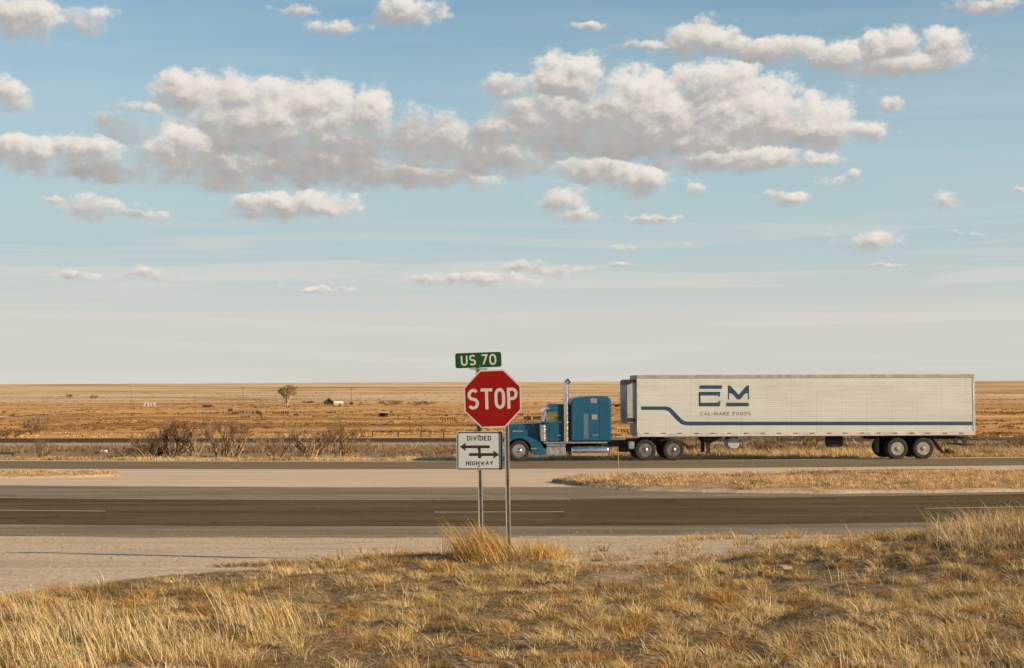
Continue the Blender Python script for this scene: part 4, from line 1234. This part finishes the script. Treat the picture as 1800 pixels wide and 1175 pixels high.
# ================================================================== road sign
M_SRED = plain('sign_red_sheeting', (.23, .005, .003), 0.6, var=0.12, scale=3, spec=.12)
M_SGREEN = plain('sign_green_sheeting', (.008, .055, .014), 0.6, var=0.15, scale=5, spec=.12)
M_SWHITE = plain('sign_white_sheeting', (.46, .465, .455), 0.5, var=0.08, scale=5)
M_SLETTER = plain('sign_letter_sheeting', (.48, .425, .385), 0.5, var=0.08, scale=9)
M_SBLACK = plain('sign_black', (.018, .012, .009), 0.5)
M_POST = plain('galvanised_post', (.36, .33, .27), 0.6, 0.1, var=0.3, scale=12)
M_BOLT = plain('bolt', (.12, .06, .05), 0.5, 0.5)

def rrect(x0, x1, z0, z1, r, n=6):
    return arc(x1 - r, z1 - r, r, 0, 90, n) + arc(x0 + r, z1 - r, r, 90, 180, n) + arc(x0 + r, z0 + r, r, 180, 270, n) + arc(x1 - r, z0 + r, r, 270, 360, n)

def make_sign():
    D = 18.8
    k = 2500.0 / D
    base = hit(893, 985)
    base.y = D
    root = empty('road_sign', (at(893, 985, D).x, D, gz(0.0, D) - 0.02), 0.0, 'red stop sign on two steel posts with green route plate and white arrow plate', 'road sign')
    ox, oz = root.location.x, root.location.z
    def q(px, py):
        p = at(px, py, D); return p.x - ox, p.z - oz
    def QX(px): return q(px, 700)[0]
    def QZ(py): return q(866, py)[1]
    # posts: perforated U channels
    def post(pxt, pyt, pxb, pyb, y):
        (xt, zt), (xb, _) = q(pxt, pyt), q(pxb, pyb)
        b = MB()
        w, dp, th = 0.062, 0.034, 0.005
        sec = [(-w/2, 0), (-w/2 + .014, 0), (-w/2 + .018, dp - th), (w/2 - .018, dp - th), (w/2 - .014, 0), (w/2, 0), (w/2, th), (w/2 - .012, th), (w/2 - .015, dp), (-w/2 + .015, dp), (-w/2 + .012, th), (-w/2, th)]
        n = len(sec)
        zb = -0.45
        xb2 = xb + (xb - xt) * 0.0
        v = [(xb2 + a, y + c, zb) for a, c in sec] + [(xt + a, y + c, zt) for a, c in sec]
        f = [tuple(range(n)), tuple(range(2 * n - 1, n - 1, -1))] + [(i, (i + 1) % n, n + (i + 1) % n, n + i) for i in range(n)]
        b._add(v, f)
        p = b.build('post', M_POST, root, smooth=False)
        h = MB(); zz = 0.1
        while zz < zt - 0.03:
            u = (zz - zb) / (zt - zb); x = xb2 + (xt - xb2) * u
            h.cyl((x, y + dp - th - 0.0012, zz), 0.006, 0, .001, 'Y', 8); zz += 0.0508
        bm2 = bmesh.new(); bm2.from_mesh(p.data); n0 = len(bm2.faces)
        me = bpy.data.meshes.new('t'); h.bm.to_mesh(me); h.bm.free(); bm2.from_mesh(me); bpy.data.meshes.remove(me)
        bm2.faces.ensure_lookup_table()
        for fc in bm2.faces[n0:]: fc.material_index = 1
        bm2.to_mesh(p.data); bm2.free(); p.data.materials.append(M_SBLACK)
        return p
    post(839.5, 640, 847.5, 985, 0.055)
    post(889, 665, 895.5, 985, 0.012)
    # stop panel: octagon leaning a touch anticlockwise
    cx, cz = q(866, 701.2); rr = 0.378 / math.cos(R(22.5)); tilt = -1.6
    def octo(r, y0, y1, bev=0.0):
        return MB().prism([(cx + r * math.cos(R(22.5 + 45 * i - tilt)), cz + r * 1.015 * math.sin(R(22.5 + 45 * i - tilt))) for i in range(8)], y0, y1)
    sp = octo(rr, -0.003, 0.0).build('stop_panel', M_SLETTER, root, smooth=False)
    o = octo(rr - 0.021, -0.0046, -0.0030)
    o.build('red_face', M_SRED, sp, smooth=False)
    L = lettering('lettering', 'STOP', -0.327, -0.138, 0.654, 0.276, 0.040, 0.0, M_SLETTER, sp, widths={'S': .50, 'T': .52, 'O': .46, 'P': .46}, gap=.16)
    L.location = (cx, -0.0052, cz + 0.0); L.rotation_euler = (0, R(tilt), 0)
    for bx, bz in ((839, 675), (889.5, 673.5), (839.5, 728), (890, 727)):
        x, z = q(bx, bz); MB().cyl((x, 0, z), .009, -.012, -.004, 'Y', 10).build('bolt', M_BOLT, sp)
    # route plate
    g = rrect(-0.306, 0.306, -0.1, 0.1, 0.03)
    pl = MB().prism(g, -0.004, 0.0).build('route_plate', M_SGREEN, root, smooth=False)
    gx, gz_ = q(840.7, 633.2)
    pl.location = (gx, 0.058, gz_); pl.rotation_euler = (0, R(-1.9), R(3))
    lettering('lettering', 'US 70', -0.232, -0.070, 0.468, 0.145, 0.022, -0.0045, M_SLETTER, pl, widths={'U': .50, 'S': .50, '7': .50, '0': .52}, gap=.17, space=.16)
    br = MB().box(QX(825), QX(857), 0.045, 0.075, QZ(650.0), QZ(647.2), .004).build('bracket', M_ALU, root)
    # divided highway plate
    x0, z0 = q(802.5, 827.3); x1, z1 = q(883.5, 758.6)
    dp_ = MB().prism(rrect(x0, x1, z0, z1, .03), 0.046, 0.050).build('divided_highway_plate', M_SWHITE, root, smooth=False)
    Y = 0.0454
    b = MB()
    out = rrect(x0 + .009, x1 - .009, z0 + .009, z1 - .009, .026); inn = rrect(x0 + .024, x1 - .024, z0 + .024, z1 - .024, .014)
    vo = [b.bm.verts.new((p[0], Y, p[1])) for p in out]; vi = [b.bm.verts.new((p[0], Y, p[1])) for p in inn]
    n = len(vo)
    for i in range(n): b.bm.faces.new((vo[i], vo[(i + 1) % n], vi[(i + 1) % n], vi[i]))
    b.build('border', M_SBLACK, dp_, smooth=False)
    b = MB()
    def f(pts): b.flat([q(*p) for p in pts], Y)
    f([(808, 785.8), (818.5, 778.6), (818, 783.6), (818, 788.4), (818.8, 793.4)])
    f([(818, 783.6), (861, 783.4), (860.6, 788.6), (818, 788.4)])
    f([(838.6, 788.5), (845, 788.5), (845, 797), (840.5, 797), (840.3, 791)])
    f([(824.6, 797.1), (867.6, 797.1), (867.6, 802.2), (824, 802.2)])
    f([(866.4, 792.2), (877.6, 799.7), (866.8, 807.2), (867.6, 802.2), (867.6, 797.1)])
    f([(840, 802.3), (847.6, 802.3), (844.6, 806.2), (840.6, 806.2)])
    b.build('arrows', M_SBLACK, dp_, smooth=False)
    xa, za = q(821, 775.2); xb, zb = q(863.5, 766.8)
    lettering('lettering', 'DIVIDED', xa, za, xb - xa, zb - za, .0115, Y, M_SBLACK, dp_, gap=.25)
    xa, za = q(819, 818.8); xb, zb = q(867, 811)
    lettering('lettering', 'HIGHWAY', xa, za, xb - xa, zb - za, .0115, Y, M_SBLACK, dp_, gap=.22)
    for bx, bz in ((842.5, 766), (843.3, 820)):
        x, z = q(bx, bz); MB().cyl((x, 0, z), .008, .036, .046, 'Y', 10).build('bolt', M_BOLT, dp_)
make_sign()

# ================================================================== bare trees and shrubs
def grow(seed, H, spread, stems, levels=4, r0=0.05, up=0.55, lean=0.0, dens=1.0, trunk=0.0):
    """skeleton of a leafless tree as tapered three sided tubes"""
    g = random.Random(seed)
    segs = []
    def branch(p, d, L, r, lv):
        n = 4 if lv < 2 else 3
        for k in range(n):
            d = (d + Vector((g.gauss(0, .16), g.gauss(0, .16), g.gauss(0.03, .10)))).normalized()
            q = p + d * (L / n)
            r2 = r * (0.86 if k < n - 1 else 0.72)
            segs.append((p.copy(), q.copy(), r, r2))
            if lv < levels and (k > 0 or lv > 0):
                m = 1 if g.random() < 0.85 * dens else 2
                if g.random() > dens * 0.62 + .1: m = 0
                for _ in range(m):
                    s = Vector((g.gauss(0, 1) * spread, g.gauss(0, 1) * spread, g.uniform(-.1, .7))).normalized()
                    nd = (d * 0.75 + s * 0.8).normalized()
                    branch(q, nd, L * g.uniform(.42, .68), r2 * .62, lv + 1)
            p, r = q, r2
        if lv < levels:
            for _ in range(2 if lv < 3 else 1):
                s = Vector((g.gauss(0, 1), g.gauss(0, 1), g.uniform(0, .8))).normalized()
                branch(p, (d + s * .6).normalized(), L * .55, r * .8, lv + 1)
    if trunk:
        p = Vector((0, 0, -0.1)); q = Vector((lean * trunk * .3, 0, trunk)); segs.append((p, q, r0 * 1.6, r0 * 1.2)); start = q
    else: start = Vector((0, 0, -0.05))
    for k in range(stems):
        a = 2 * math.pi * (k + g.random() * .7) / stems
        s = spread * g.uniform(.5, 1.2)
        d = Vector((math.cos(a) * s + lean, math.sin(a) * s, up + g.uniform(.2, .7))).normalized()
        branch(start + Vector((math.cos(a), math.sin(a), 0)) * (0 if trunk else .12), d, (H - trunk) * g.uniform(.42, .58), r0 * g.uniform(.7, 1.1), 1 if not trunk else 0)
    return segs

def tubes_np(segs, k=3):
    A = np.array([s[0] for s in segs]); B = np.array([s[1] for s in segs])
    ra = np.array([s[2] for s in segs]); rb = np.array([s[3] for s in segs])
    d = B - A; d /= np.linalg.norm(d, axis=1, keepdims=True) + 1e-9
    ref = np.where(np.abs(d[:, 2:3]) < .9, np.array([[0, 0, 1.]]), np.array([[1., 0, 0]]))
    u = np.cross(d, ref); u /= np.linalg.norm(u, axis=1, keepdims=True); w = np.cross(d, u)
    V = []
    for P, r in ((A, ra), (B, rb)):
        for i in range(k):
            t = 2 * math.pi * i / k
            V.append(P + (u * math.cos(t) + w * math.sin(t)) * r[:, None])
    V = np.stack(V, 1).reshape(-1, 3); b = np.arange(len(segs)) * 2 * k
    Q = np.concatenate([np.stack([b + i, b + (i + 1) % k, b + k + (i + 1) % k, b + k + i], -1) for i in range(k)])
    return V, Q

def shrub(name, px, py, wpx, hpx, label, cat, seed, stems=6, levels=4, col=(.115, .075, .048), rmin=0.010, dmin=76.0, group=None, up=.5, trunk=0.0, lean=0.0, dens=1.0, rk=1.0, d=None):
    p = hit(px, py, dmin) if d is None else None
    if d is not None:
        p = at(px, py, d); p.z = gz(p.x, p.y)
    sc_ = p.y / 2500.0
    Hm, Wm = hpx * sc_, wpx * sc_
    segs = grow(seed, 1.0, 0.75, stems, levels, 0.035 * rk, up, lean, dens, trunk)
    V = np.array([s[1] for s in segs])
    zx = np.percentile(V[:, 2], 99.5); wx_ = np.percentile(np.abs(V[:, 0]), 98) * 2
    kx, kz = Wm / wx_, Hm / zx
    S2 = []
    for a, b, ra, rb in segs:
        rr = Hm
        S2.append((Vector((a.x * kx, a.y * kx, a.z * kz)), Vector((b.x * kx, b.y * kx, b.z * kz)), max(ra * rr, rmin), max(rb * rr, rmin * .8)))
    thick = [s for s in S2 if s[2] > rmin * 2.2]; thin = [s for s in S2 if s[2] <= rmin * 2.2]
    root = empty(name, (p.x, p.y, p.z), 0, label, cat, group)
    for nm, ss, c in (('trunk', thick, tuple(v * 1.25 for v in col)), ('crown', thin, col)):
        if not ss: continue
        V, Q = tubes_np(ss)
        tn = np.tile(np.array([c]), (len(V), 1)) * np.repeat(rng.uniform(.7, 1.35, len(ss)), 6)[:, None]
        np_mesh(nm, V, Q, None, TWIG, tn, parent=root)
    return root

BR = (.22, .145, .08); GB = (.32, .215, .125); DK = (.10, .066, .038)
G1 = 'leafless shrubs along the far road'
shrub('bare_shrub', 262, 806, 62, 48, 'leafless grey shrub at the left end of the big thicket left of the sign', 'shrub', 11, 7, 5, BR, 0.007, group=G1)
shrub('bare_shrub', 277, 805, 30, 26, 'small dark tangled bush at the foot of the left thicket', 'shrub', 12, 9, 4, DK, 0.016, group=G1)
shrub('bare_tree', 303, 805, 74, 64, 'dense dark leafless tree with a pale leaning limb in the left thicket', 'tree', 13, 7, 5, (.10, .068, .045), 0.008, group=G1)
shrub('bare_shrub', 340, 805, 56, 52, 'thin leafless shrub between the two biggest bare trees', 'shrub', 14, 5, 5, GB, 0.006, group=G1)
shrub('bare_tree', 389, 804, 84, 74, 'spreading leafless tree with four splayed stems, tallest left of the sign', 'tree', 15, 5, 5, BR, 0.007, group=G1, rk=1.3)
shrub('bare_tree', 411, 803, 70, 60, 'leafless tree forking to the right beside the tallest spreading one', 'tree', 16, 3, 5, BR, 0.007, group=G1, lean=.25, rk=1.4)
shrub('bare_shrub', 486, 806, 76, 48, 'low grey leafless shrub in the middle of the roadside brush', 'shrub', 17, 7, 5, GB, 0.006, group=G1)
shrub('bare_shrub', 546, 806, 86, 62, 'wide rounded leafless shrub with a dark heart', 'shrub', 18, 8, 5, GB, 0.007, group=G1)
shrub('bare_tree', 600, 806, 70, 74, 'leafless tree with one tall thin upright stem', 'tree', 19, 5, 5, BR, 0.007, group=G1, up=.9)
shrub('bare_shrub', 622, 805, 60, 36, 'low spreading shrub at the foot of the tall thin stemmed tree', 'shrub', 20, 7, 4, GB, 0.007, group=G1)
shrub('bare_shrub', 72, 806, 50, 34, 'twiggy little bush near the left edge by the far road', 'shrub', 21, 6, 4, BR, 0.008, group=G1)
shrub('bare_shrub', 150, 806, 64, 18, 'low patch of thin brown twigs below the white litter', 'shrub', 22, 9, 4, BR, 0.006, group=G1)
shrub('bare_shrub', 222, 806, 50, 20, 'low twigs just left of the big thicket', 'shrub', 23, 8, 4, GB, 0.006, group=G1)
shrub('bare_shrub', 61, 766, 44, 32, 'hazy grey bush beyond the railway at the far left', 'shrub', 24, 8, 4, (.22, .15, .095), 0.020, dmin=118)
shrub('bare_shrub', 18, 770, 60, 16, 'low dark bush beyond the railway at the left edge', 'shrub', 25, 8, 4, (.17, .11, .06), 0.02, dmin=118)
shrub('bare_shrub', 700, 806, 70, 26, 'low grey brush bush midway between the tall stemmed tree and the sign', 'shrub', 26, 8, 4, GB, 0.007, group=G1)
shrub('bare_shrub', 765, 806, 60, 28, 'low grey brush bush just left of the sign', 'shrub', 27, 8, 4, GB, 0.007, group=G1)
shrub('bare_shrub', 1222, 798, 66, 34, 'grey brush seen under the front of the trailer', 'shrub', 28, 10, 5, GB, 0.008, d=81, group=G1)
shrub('bare_shrub', 1325, 797, 80, 36, 'grey brush seen under the middle of the trailer', 'shrub', 29, 10, 5, GB, 0.008, d=82, group=G1)
shrub('bare_tree', 1415, 796, 120, 64, 'leafless tree with forking dark limbs seen under the trailer', 'tree', 30, 5, 5, BR, 0.009, d=83, group=G1, rk=1.3)
shrub('bare_tree', 1520, 797, 110, 60, 'leafless tree with long arching limbs before the trailer wheels', 'tree', 31, 5, 4, BR, 0.009, d=82, group=G1, rk=1.3)
shrub('bare_tree', 1655, 798, 90, 42, 'leafless bush seen behind the trailer wheels', 'shrub', 32, 6, 4, BR, 0.009, d=83, group=G1, rk=1.2)
shrub('bare_shrub', 1745, 796, 60, 26, 'brown bush right of the trailer tail', 'shrub', 33, 9, 4, GB, 0.008, d=82, group=G1)
shrub('bare_shrub', 1792, 790, 50, 28, 'dark brown bush at the right edge by the far road', 'shrub', 34, 9, 4, BR, 0.010, d=85, group=G1)
shrub('lone_tree', 505, 714, 32, 37, 'lone leafless tree standing out against the plain left of the dark gabled hut', 'tree', 41, 9, 5, (.38, .27, .16), 0.034, dmin=400, trunk=.16, rk=1.2, up=.8)
for k, (px, py, w_, h_, lb) in enumerate([(690, 713, 46, 9, 'pale grey thicket far off to the right of the two huts'), (742, 712, 50, 7, 'low far thicket left of the green plate'),
        (122, 700, 12, 8, 'tiny far bush at the left, the left one of two'), (166, 702, 16, 8, 'tiny far bush at the left, the right one of two'),
        (543, 709, 22, 4, 'dark low far bush between the lone tree and the hut'), (1000, 708, 34, 8, 'far dark thicket behind the exhaust stack'), (1085, 716, 20, 7, 'far dark bush between sleeper cab and trailer')]):
    shrub('far_thicket', px, py, w_, h_, lb, 'thicket', 50 + k, 8, 3, (.24, .16, .085) if k < 4 else (.13, .09, .05), 0.12, dmin=300, group='far thickets on the plain')
# small green bush by the trailer tail
shrub('green_bush', 1668, 793, 22, 14, 'small olive green bush seen behind the trailer wheels', 'bush', 61, 12, 4, (.13, .135, .045), 0.02, d=77)

# ================================================================== railway
M_RAILS = plain('rusty_rail', (.13, .085, .055), 0.6, 0.2, var=0.3, scale=3)
M_TIE = plain('weathered_tie', (.10, .075, .055), 0.9, var=0.4, scale=4)
def bed_mat():
    m, t, b = new_mat('ballast')
    P = t.node('ShaderNodeNewGeometry').outputs['Position']
    t.l.new(t.ramp(t.noise(P, 5, 6, 0.7), [(0.32, (.16, .12, .08)), (0.5, (.30, .235, .165)), (0.7, (.44, .35, .25))]), b.inputs['Base Color'])
    b.inputs['Roughness'].default_value = 0.95
    return m
M_BED = bed_mat()
def track(y0, label):
    slope = -0.10; n = 160
    X = np.linspace(-75, 75, n)
    Yc = y0 + slope * X
    zc = np.array([float(land_z(np.array([a]), np.array([b]))[0]) for a, b in zip(X, Yc)])
    zc = np.convolve(np.pad(zc, 12, 'edge'), np.ones(25) / 25, 'valid') + 0.28
    root = empty('railway_track', (0, 0, 0), 0, label, 'railway track', 'the two railway tracks')
    def ext(sec, nm, m):
        v = []; 
        for (dy, dz) in sec: v.append(np.stack([X, Yc + dy, zc + dz], -1))
        v = np.stack(v, 1).reshape(-1, 3); k = len(sec)
        i = np.arange(n - 1)[:, None] * k + np.arange(k - 1)[None, :]
        return np_mesh(nm, v, quads=np.stack([i, i + k, i + k + 1, i + 1], -1).reshape(-1, 4), mat=m, parent=root)
    ext([(-2.6, -.75), (-1.5, -.02), (1.5, -.02), (2.6, -.75)], 'ballast_bed', M_BED)
    for dy in (-.72, .72):
        ext([(dy - .07, -.01), (dy - .012, .03), (dy - .012, .10), (dy - .036, .11), (dy - .036, .15), (dy + .036, .15), (dy + .036, .11), (dy + .012, .10), (dy + .012, .03), (dy + .07, -.01)], 'rail', M_RAILS)
    b = MB()
    for x in np.arange(-60, 60, .9):
        yy = y0 + slope * x; z = float(np.interp(x, X, zc))
        b.box(x - .11, x + .11, yy - 1.25, yy + 1.25, z - .1, z + .0)
    o = b.build('ties', M_TIE, root, smooth=False); o['kind'] = 'stuff'
track(112.5, 'railway track nearer to the road, running behind the bare shrubs')
track(119.6, 'railway track farther from the road, just behind the first')

# ================================================================== poles, fences, huts far off
M_POLE = plain('grey_wood_pole', (.17, .115, .07), 0.9, var=0.3, scale=2)
M_DARKW = plain('dark_weathered_wood', (.045, .034, .026), 0.9, var=0.4, scale=2)
M_PALEW = plain('whitewashed_wall', (.46, .38, .30), 0.8, var=0.15, scale=1)
M_TIN = plain('tin_roof', (.50, .47, .43), 0.5, 0.3, var=0.2, scale=1)
M_LITTER = plain('white_plastic', (.78, .74, .68), 0.6, var=0.1, scale=3)

def pole(px, pyb, pyt, label, arm=True, dmin=300, r=0.16, group='utility poles on the plain'):
    p = hit(px, pyb, dmin); h = (pyb - pyt) * p.y / 2500.0
    t = empty('utility_pole', p, 0, label, 'utility pole', group)
    MB().lathe([(r * 1.3, -.3), (r * .8, h)], (0, 0, 0), 'Z', 8).build('pole', M_POLE, t)
    if arm:
        MB().box(-1.2, 1.2, -.08, .08, h - .9, h - .6).build('crossarm', M_POLE, t)
    return t
pole(427.5, 712, 680, 'tall utility pole left of the lone tree, the clearest one')
pole(617.5, 710, 682.5, 'utility pole with a crossarm right of the dark gabled hut')
pole(415, 706, 688, 'thin faint pole just left of the tall pole', False, r=.08)
pole(580.5, 704, 685, 'thin faint pole directly behind the hut', False, r=.10)
pole(633, 716, 691, 'short thin pole right of the crossarm pole', False, r=.12)
pole(230.5, 712, 680, 'pale thin pole at the left above the two pale boxes', False, r=.10)

def hut(px, py, wpx, hpx, label, kind):
    p = hit(px, py, 250); s = p.y / 2500.0; w, h = wpx * s, hpx * s
    t = empty('hut' if kind != 'box' else 'shed', p, R(8), label, 'hut' if kind != 'box' else 'shed')
    if kind == 'gable':
        MB().prism([(-w * .32, -.4), (w * .32, -.4), (w * .32, h * .35), (0, h * .9), (-w * .32, h * .35)], -w * .4, w * .4).build('wall', M_DARKW, t)
        b = MB(); b.prism([(-w / 2, h * .08), (0, h), (w / 2, h * .08), (w / 2, h * .16), (0, h * 1.08), (-w / 2, h * .16)], -w * .5, w * .46); b.build('roof', M_DARKW, t)
        MB().box(-w * .08, w * .08, -w * .42, -w * .40, 0, h * .4).build('door', M_BLACK, t)
    elif kind == 'low':
        MB().box(-w * .46, w * .46, -w * .25, w * .25, -.4, h * .55).build('wall', M_PALEW, t)
        MB().prism([(-w * .5, h * .5), (w * .5, h * .5), (w * .42, h), (-w * .42, h)], -w * .32, w * .3).build('roof', M_LITTER, t)
        MB().box(w * .05, w * .22, -w * .26, -w * .25, -.4, h * .4).build('door', M_BLACK, t)
    elif kind == 'shed':
        MB().box(-w * .35, w * .30, w * .05, w * .3, -.3, h * .8).build('wall', M_DARKW, t)
        MB().prism([(-w * .42, h * .82), (w * .40, h * .72), (w * .40, h * .82), (-w * .42, h * .95)], -w * .25, w * .34).build('roof', M_TIN, t)
        for x in (-.45, -.36, .28, .42): MB().box(w * x, w * x + .14, -w * .24, -w * .24 + .14, -.3, h * (.9 - abs(x) * .3)).build('post', M_DARKW, t)
    elif kind == 'dark':
        MB().box(-w * .5, w * .5, -w * .25, w * .25, -.3, h * .8).build('wall', M_DARKW, t)
        MB().prism([(-w * .54, h * .78), (w * .54, h * .78), (w * .5, h), (-w * .5, h * .95)], -w * .3, w * .3).build('roof', M_DARKW, t)
    else:
        MB().box(-w * .5, w * .5, -w * .3, w * .3, -.3, h * .88).build('wall', M_PALEW, t)
        MB().prism([(-w * .54, h * .86), (w * .54, h * .86), (w * .5, h), (-w * .5, h)], -w * .34, w * .34).build('roof', M_TIN, t)
        MB().box(-w * .12, w * .08, -w * .31, -w * .3, 0, h * .6).build('door', M_DARKW, t)
    return t
hut(578, 711, 26, 11, 'dark hut with a steep gable roof on the plain', 'gable')
hut(595, 712.5, 18, 6.5, 'low white roofed hut right beside the dark gabled hut', 'low')
hut(617.5, 712, 6, 5, 'tiny dark hut at the foot of the crossarm pole', 'dark')
hut(675, 733, 24, 9, 'open dark shed with a pale tin roof right of the huts', 'shed')
hut(258, 714.5, 10, 8, 'pale box shed, the left one of the pair near the pale pole', 'box')
hut(269, 714.5, 8, 8, 'pale box shed, the right one of the pair near the pale pole', 'box')
hut(405, 724, 8, 5, 'small dark shed at the left end of the corral fence', 'dark')
hut(364, 715.5, 16, 3.5, 'long low dark shed between the pale boxes and the tall pole', 'dark')
hut(927, 738, 12, 6, 'dark shed above the truck hood, the left one of two', 'dark')
hut(944, 738, 13, 6, 'dark shed above the truck hood, the right one of two', 'dark')
hut(521, 731, 9, 3.5, 'small dark trough shed right of the corral', 'dark')

def rail_fence(pts, hpx, label, rails=2, step=6.0, dmin=150, r=.07, mat=None):
    """posts with rails along photo points on the land"""
    P = [hit(a, b, dmin) for a, b in pts]
    mat = mat or M_DARKW
    t = empty('fence', P[0], 0, label, 'fence')
    posts = []
    for a, b in zip(P[:-1], P[1:]):
        n = max(1, int((b - a).length / step))
        for k in range(n): posts.append(a.lerp(b, k / n))
    posts.append(P[-1])
    H = hpx * P[0].y / 2500
    tops = []
    for p in posts:
        z = gz(p.x, p.y); q = Vector((p.x, p.y, z)) - P[0]
        MB().lathe([(r * 1.2, -.2), (r, H * random.uniform(.9, 1.15))], q, 'Z', 6).build('post', mat, t)
        tops.append(q)
    for k in range(rails):
        f = (0.92, .5, .25)[k]
        b = MB()
        for a, c in zip(tops[:-1], tops[1:]): b.tube([a + Vector((0, -.05, H * f)), c + Vector((0, -.05, H * f))], r * .5, 4)
        b.build('rail', mat, t)
    return t
rail_fence([(409, 731), (428, 726), (450, 727), (460, 732)], 7, 'wooden corral fence right of the small dark shed', 2, 11, r=.10)
rail_fence([(468, 727), (480, 728), (506, 729)], 4.5, 'short broken fence line between the corral and the trough shed', 1, 5, r=.16)
rail_fence([(655, 768), (700, 769), (740, 769), (780, 770)], 10, 'wire fence with dark posts just beyond the railway left of the sign', 1, 6.2, 118, .06)
rail_fence([(700, 735), (740, 738), (775, 739), (800, 741)], 5, 'fence with thin dark posts right of the tin roofed shed', 1, 8, 200, .09)

# ------------------------------------------------------------------ dirt track at the far left
def dirt_track():
    pts = [(-60, 738.5), (0, 734.5), (40, 731.5), (75, 728.6), (105, 725.5), (140, 722.5), (175, 719)]
    P = [hit(a, b, 150) for a, b in pts]
    m, t, b = new_mat('track_dust'); b.inputs['Roughness'].default_value = .95
    Pn = t.node('ShaderNodeNewGeometry').outputs['Position']
    t.l.new(t.ramp(t.noise(Pn, .4, 5, .7), [(.35, (.42, .30, .20)), (.65, (.58, .44, .31))]), b.inputs['Base Color'])
    V = []
    for i in range(len(P) - 1):
        for k in range(8):
            V.append(P[i].lerp(P[i + 1], k / 8))
    V.append(P[-1])
    vv = []
    for i, p in enumerate(V):
        w = 8.5 + 1.5 * math.sin(i * .9)
        for dy in (-w, 0, w): vv.append((p.x, p.y + dy, gz(p.x, p.y + dy) + .3))
    n = len(V)
    q = [(3 * i + j, 3 * i + j + 1, 3 * i + j + 4, 3 * i + j + 3) for i in range(n - 1) for j in (0, 1)]
    tag(np_mesh('dirt_track', np.array(vv), quads=np.array(q), mat=m, smooth=True), kind='structure')
dirt_track()

# ------------------------------------------------------------------ small things by the far road
def litter(px, py, w, label, seed):
    p = hit(px, py, 76); g = random.Random(seed)
    b = MB(); s = w * p.y / 2500 / 2
    for k in range(3):
        c = Vector((g.uniform(-.6, .6) * s, g.uniform(-.2, .2) * s, .0))
        bm2 = bmesh.new(); bmesh.ops.create_icosphere(bm2, subdivisions=2, radius=s * g.uniform(.4, .6))
        for v in bm2.verts:
            v.co = v.co * (1 + .35 * mnoise.noise(v.co * 4 / s + Vector((seed, k, 0)))); v.co.z = v.co.z * .7 + s * .3; v.co += c
        me = bpy.data.meshes.new('t'); bm2.to_mesh(me); bm2.free(); b.bm.from_mesh(me); bpy.data.meshes.remove(me)
    o = b.build('litter_bag', M_LITTER, None, smooth=False); o.location = p
    tag(o, label, 'litter bag', 'white litter bags by the far road')
litter(169, 793, 8, 'smaller white litter bag by the far road, the left one', 3)
litter(182, 795.5, 13, 'larger crumpled white litter bag by the far road, the right one', 5)

p = hit(1087, 846, 35)
h = 52 * p.y / 2500
o = MB().lathe([(.014, -.1), (.012, h), (0, h + .02)], (0, 0, 0), 'Z', 8).build('marker_stake', plain('thin_wood', (.32, .21, .11), .8), None)
o.location = p; tag(o, 'thin wooden stake standing in the median in front of the truck drive wheels', 'stake')

p = hit(-10, 803, 76)
t = empty('guard_rail', p, R(2), 'short dark rusty pipe rail on posts at the left edge by the far road', 'guard rail')
s = p.y / 2500
MB().tube([(-1.0, 0, 5.5 * s), (35 * s, 0, 6.0 * s)], .055, 8).build('pipe', M_DARKW, t)
for x in (-.5, 33 * s): MB().cyl((x, 0, 0), .07, -.2, 6.2 * s, 'Z', 8).build('post', M_DARKW, t)

# pale stones lying on the bank
def stone(px, py, w, label, seed):
    p = hit(px, py, 8); r = w * p.y / 2500 / 2
    bm2 = bmesh.new(); bmesh.ops.create_icosphere(bm2, subdivisions=3, radius=r)
    for v in bm2.verts:
        v.co = v.co * (1 + .3 * mnoise.noise(v.co * 1.5 / r + Vector((seed, 0, 0)))); v.co.z *= .28
    me = bpy.data.meshes.new('stone'); bm2.to_mesh(me); bm2.free(); me.materials.append(M_STONE)
    o = link(bpy.data.objects.new('stone', me)); o.location = (p.x, p.y, p.z + r * .3)
    tag(o, label, 'stone')
M_STONE = plain('grey_stone', (.26, .21, .15), 0.9, var=0.3, scale=6, bump=.5)
stone(1375, 1003, 34, 'flat grey stone on the bank right of the sign near the gravel edge', 1)
stone(1344, 1007, 18, 'small pale stone left of the flat grey stone on the bank', 2)
stone(816, 1162, 12, 'little pale stone near the bottom centre of the bank', 3)
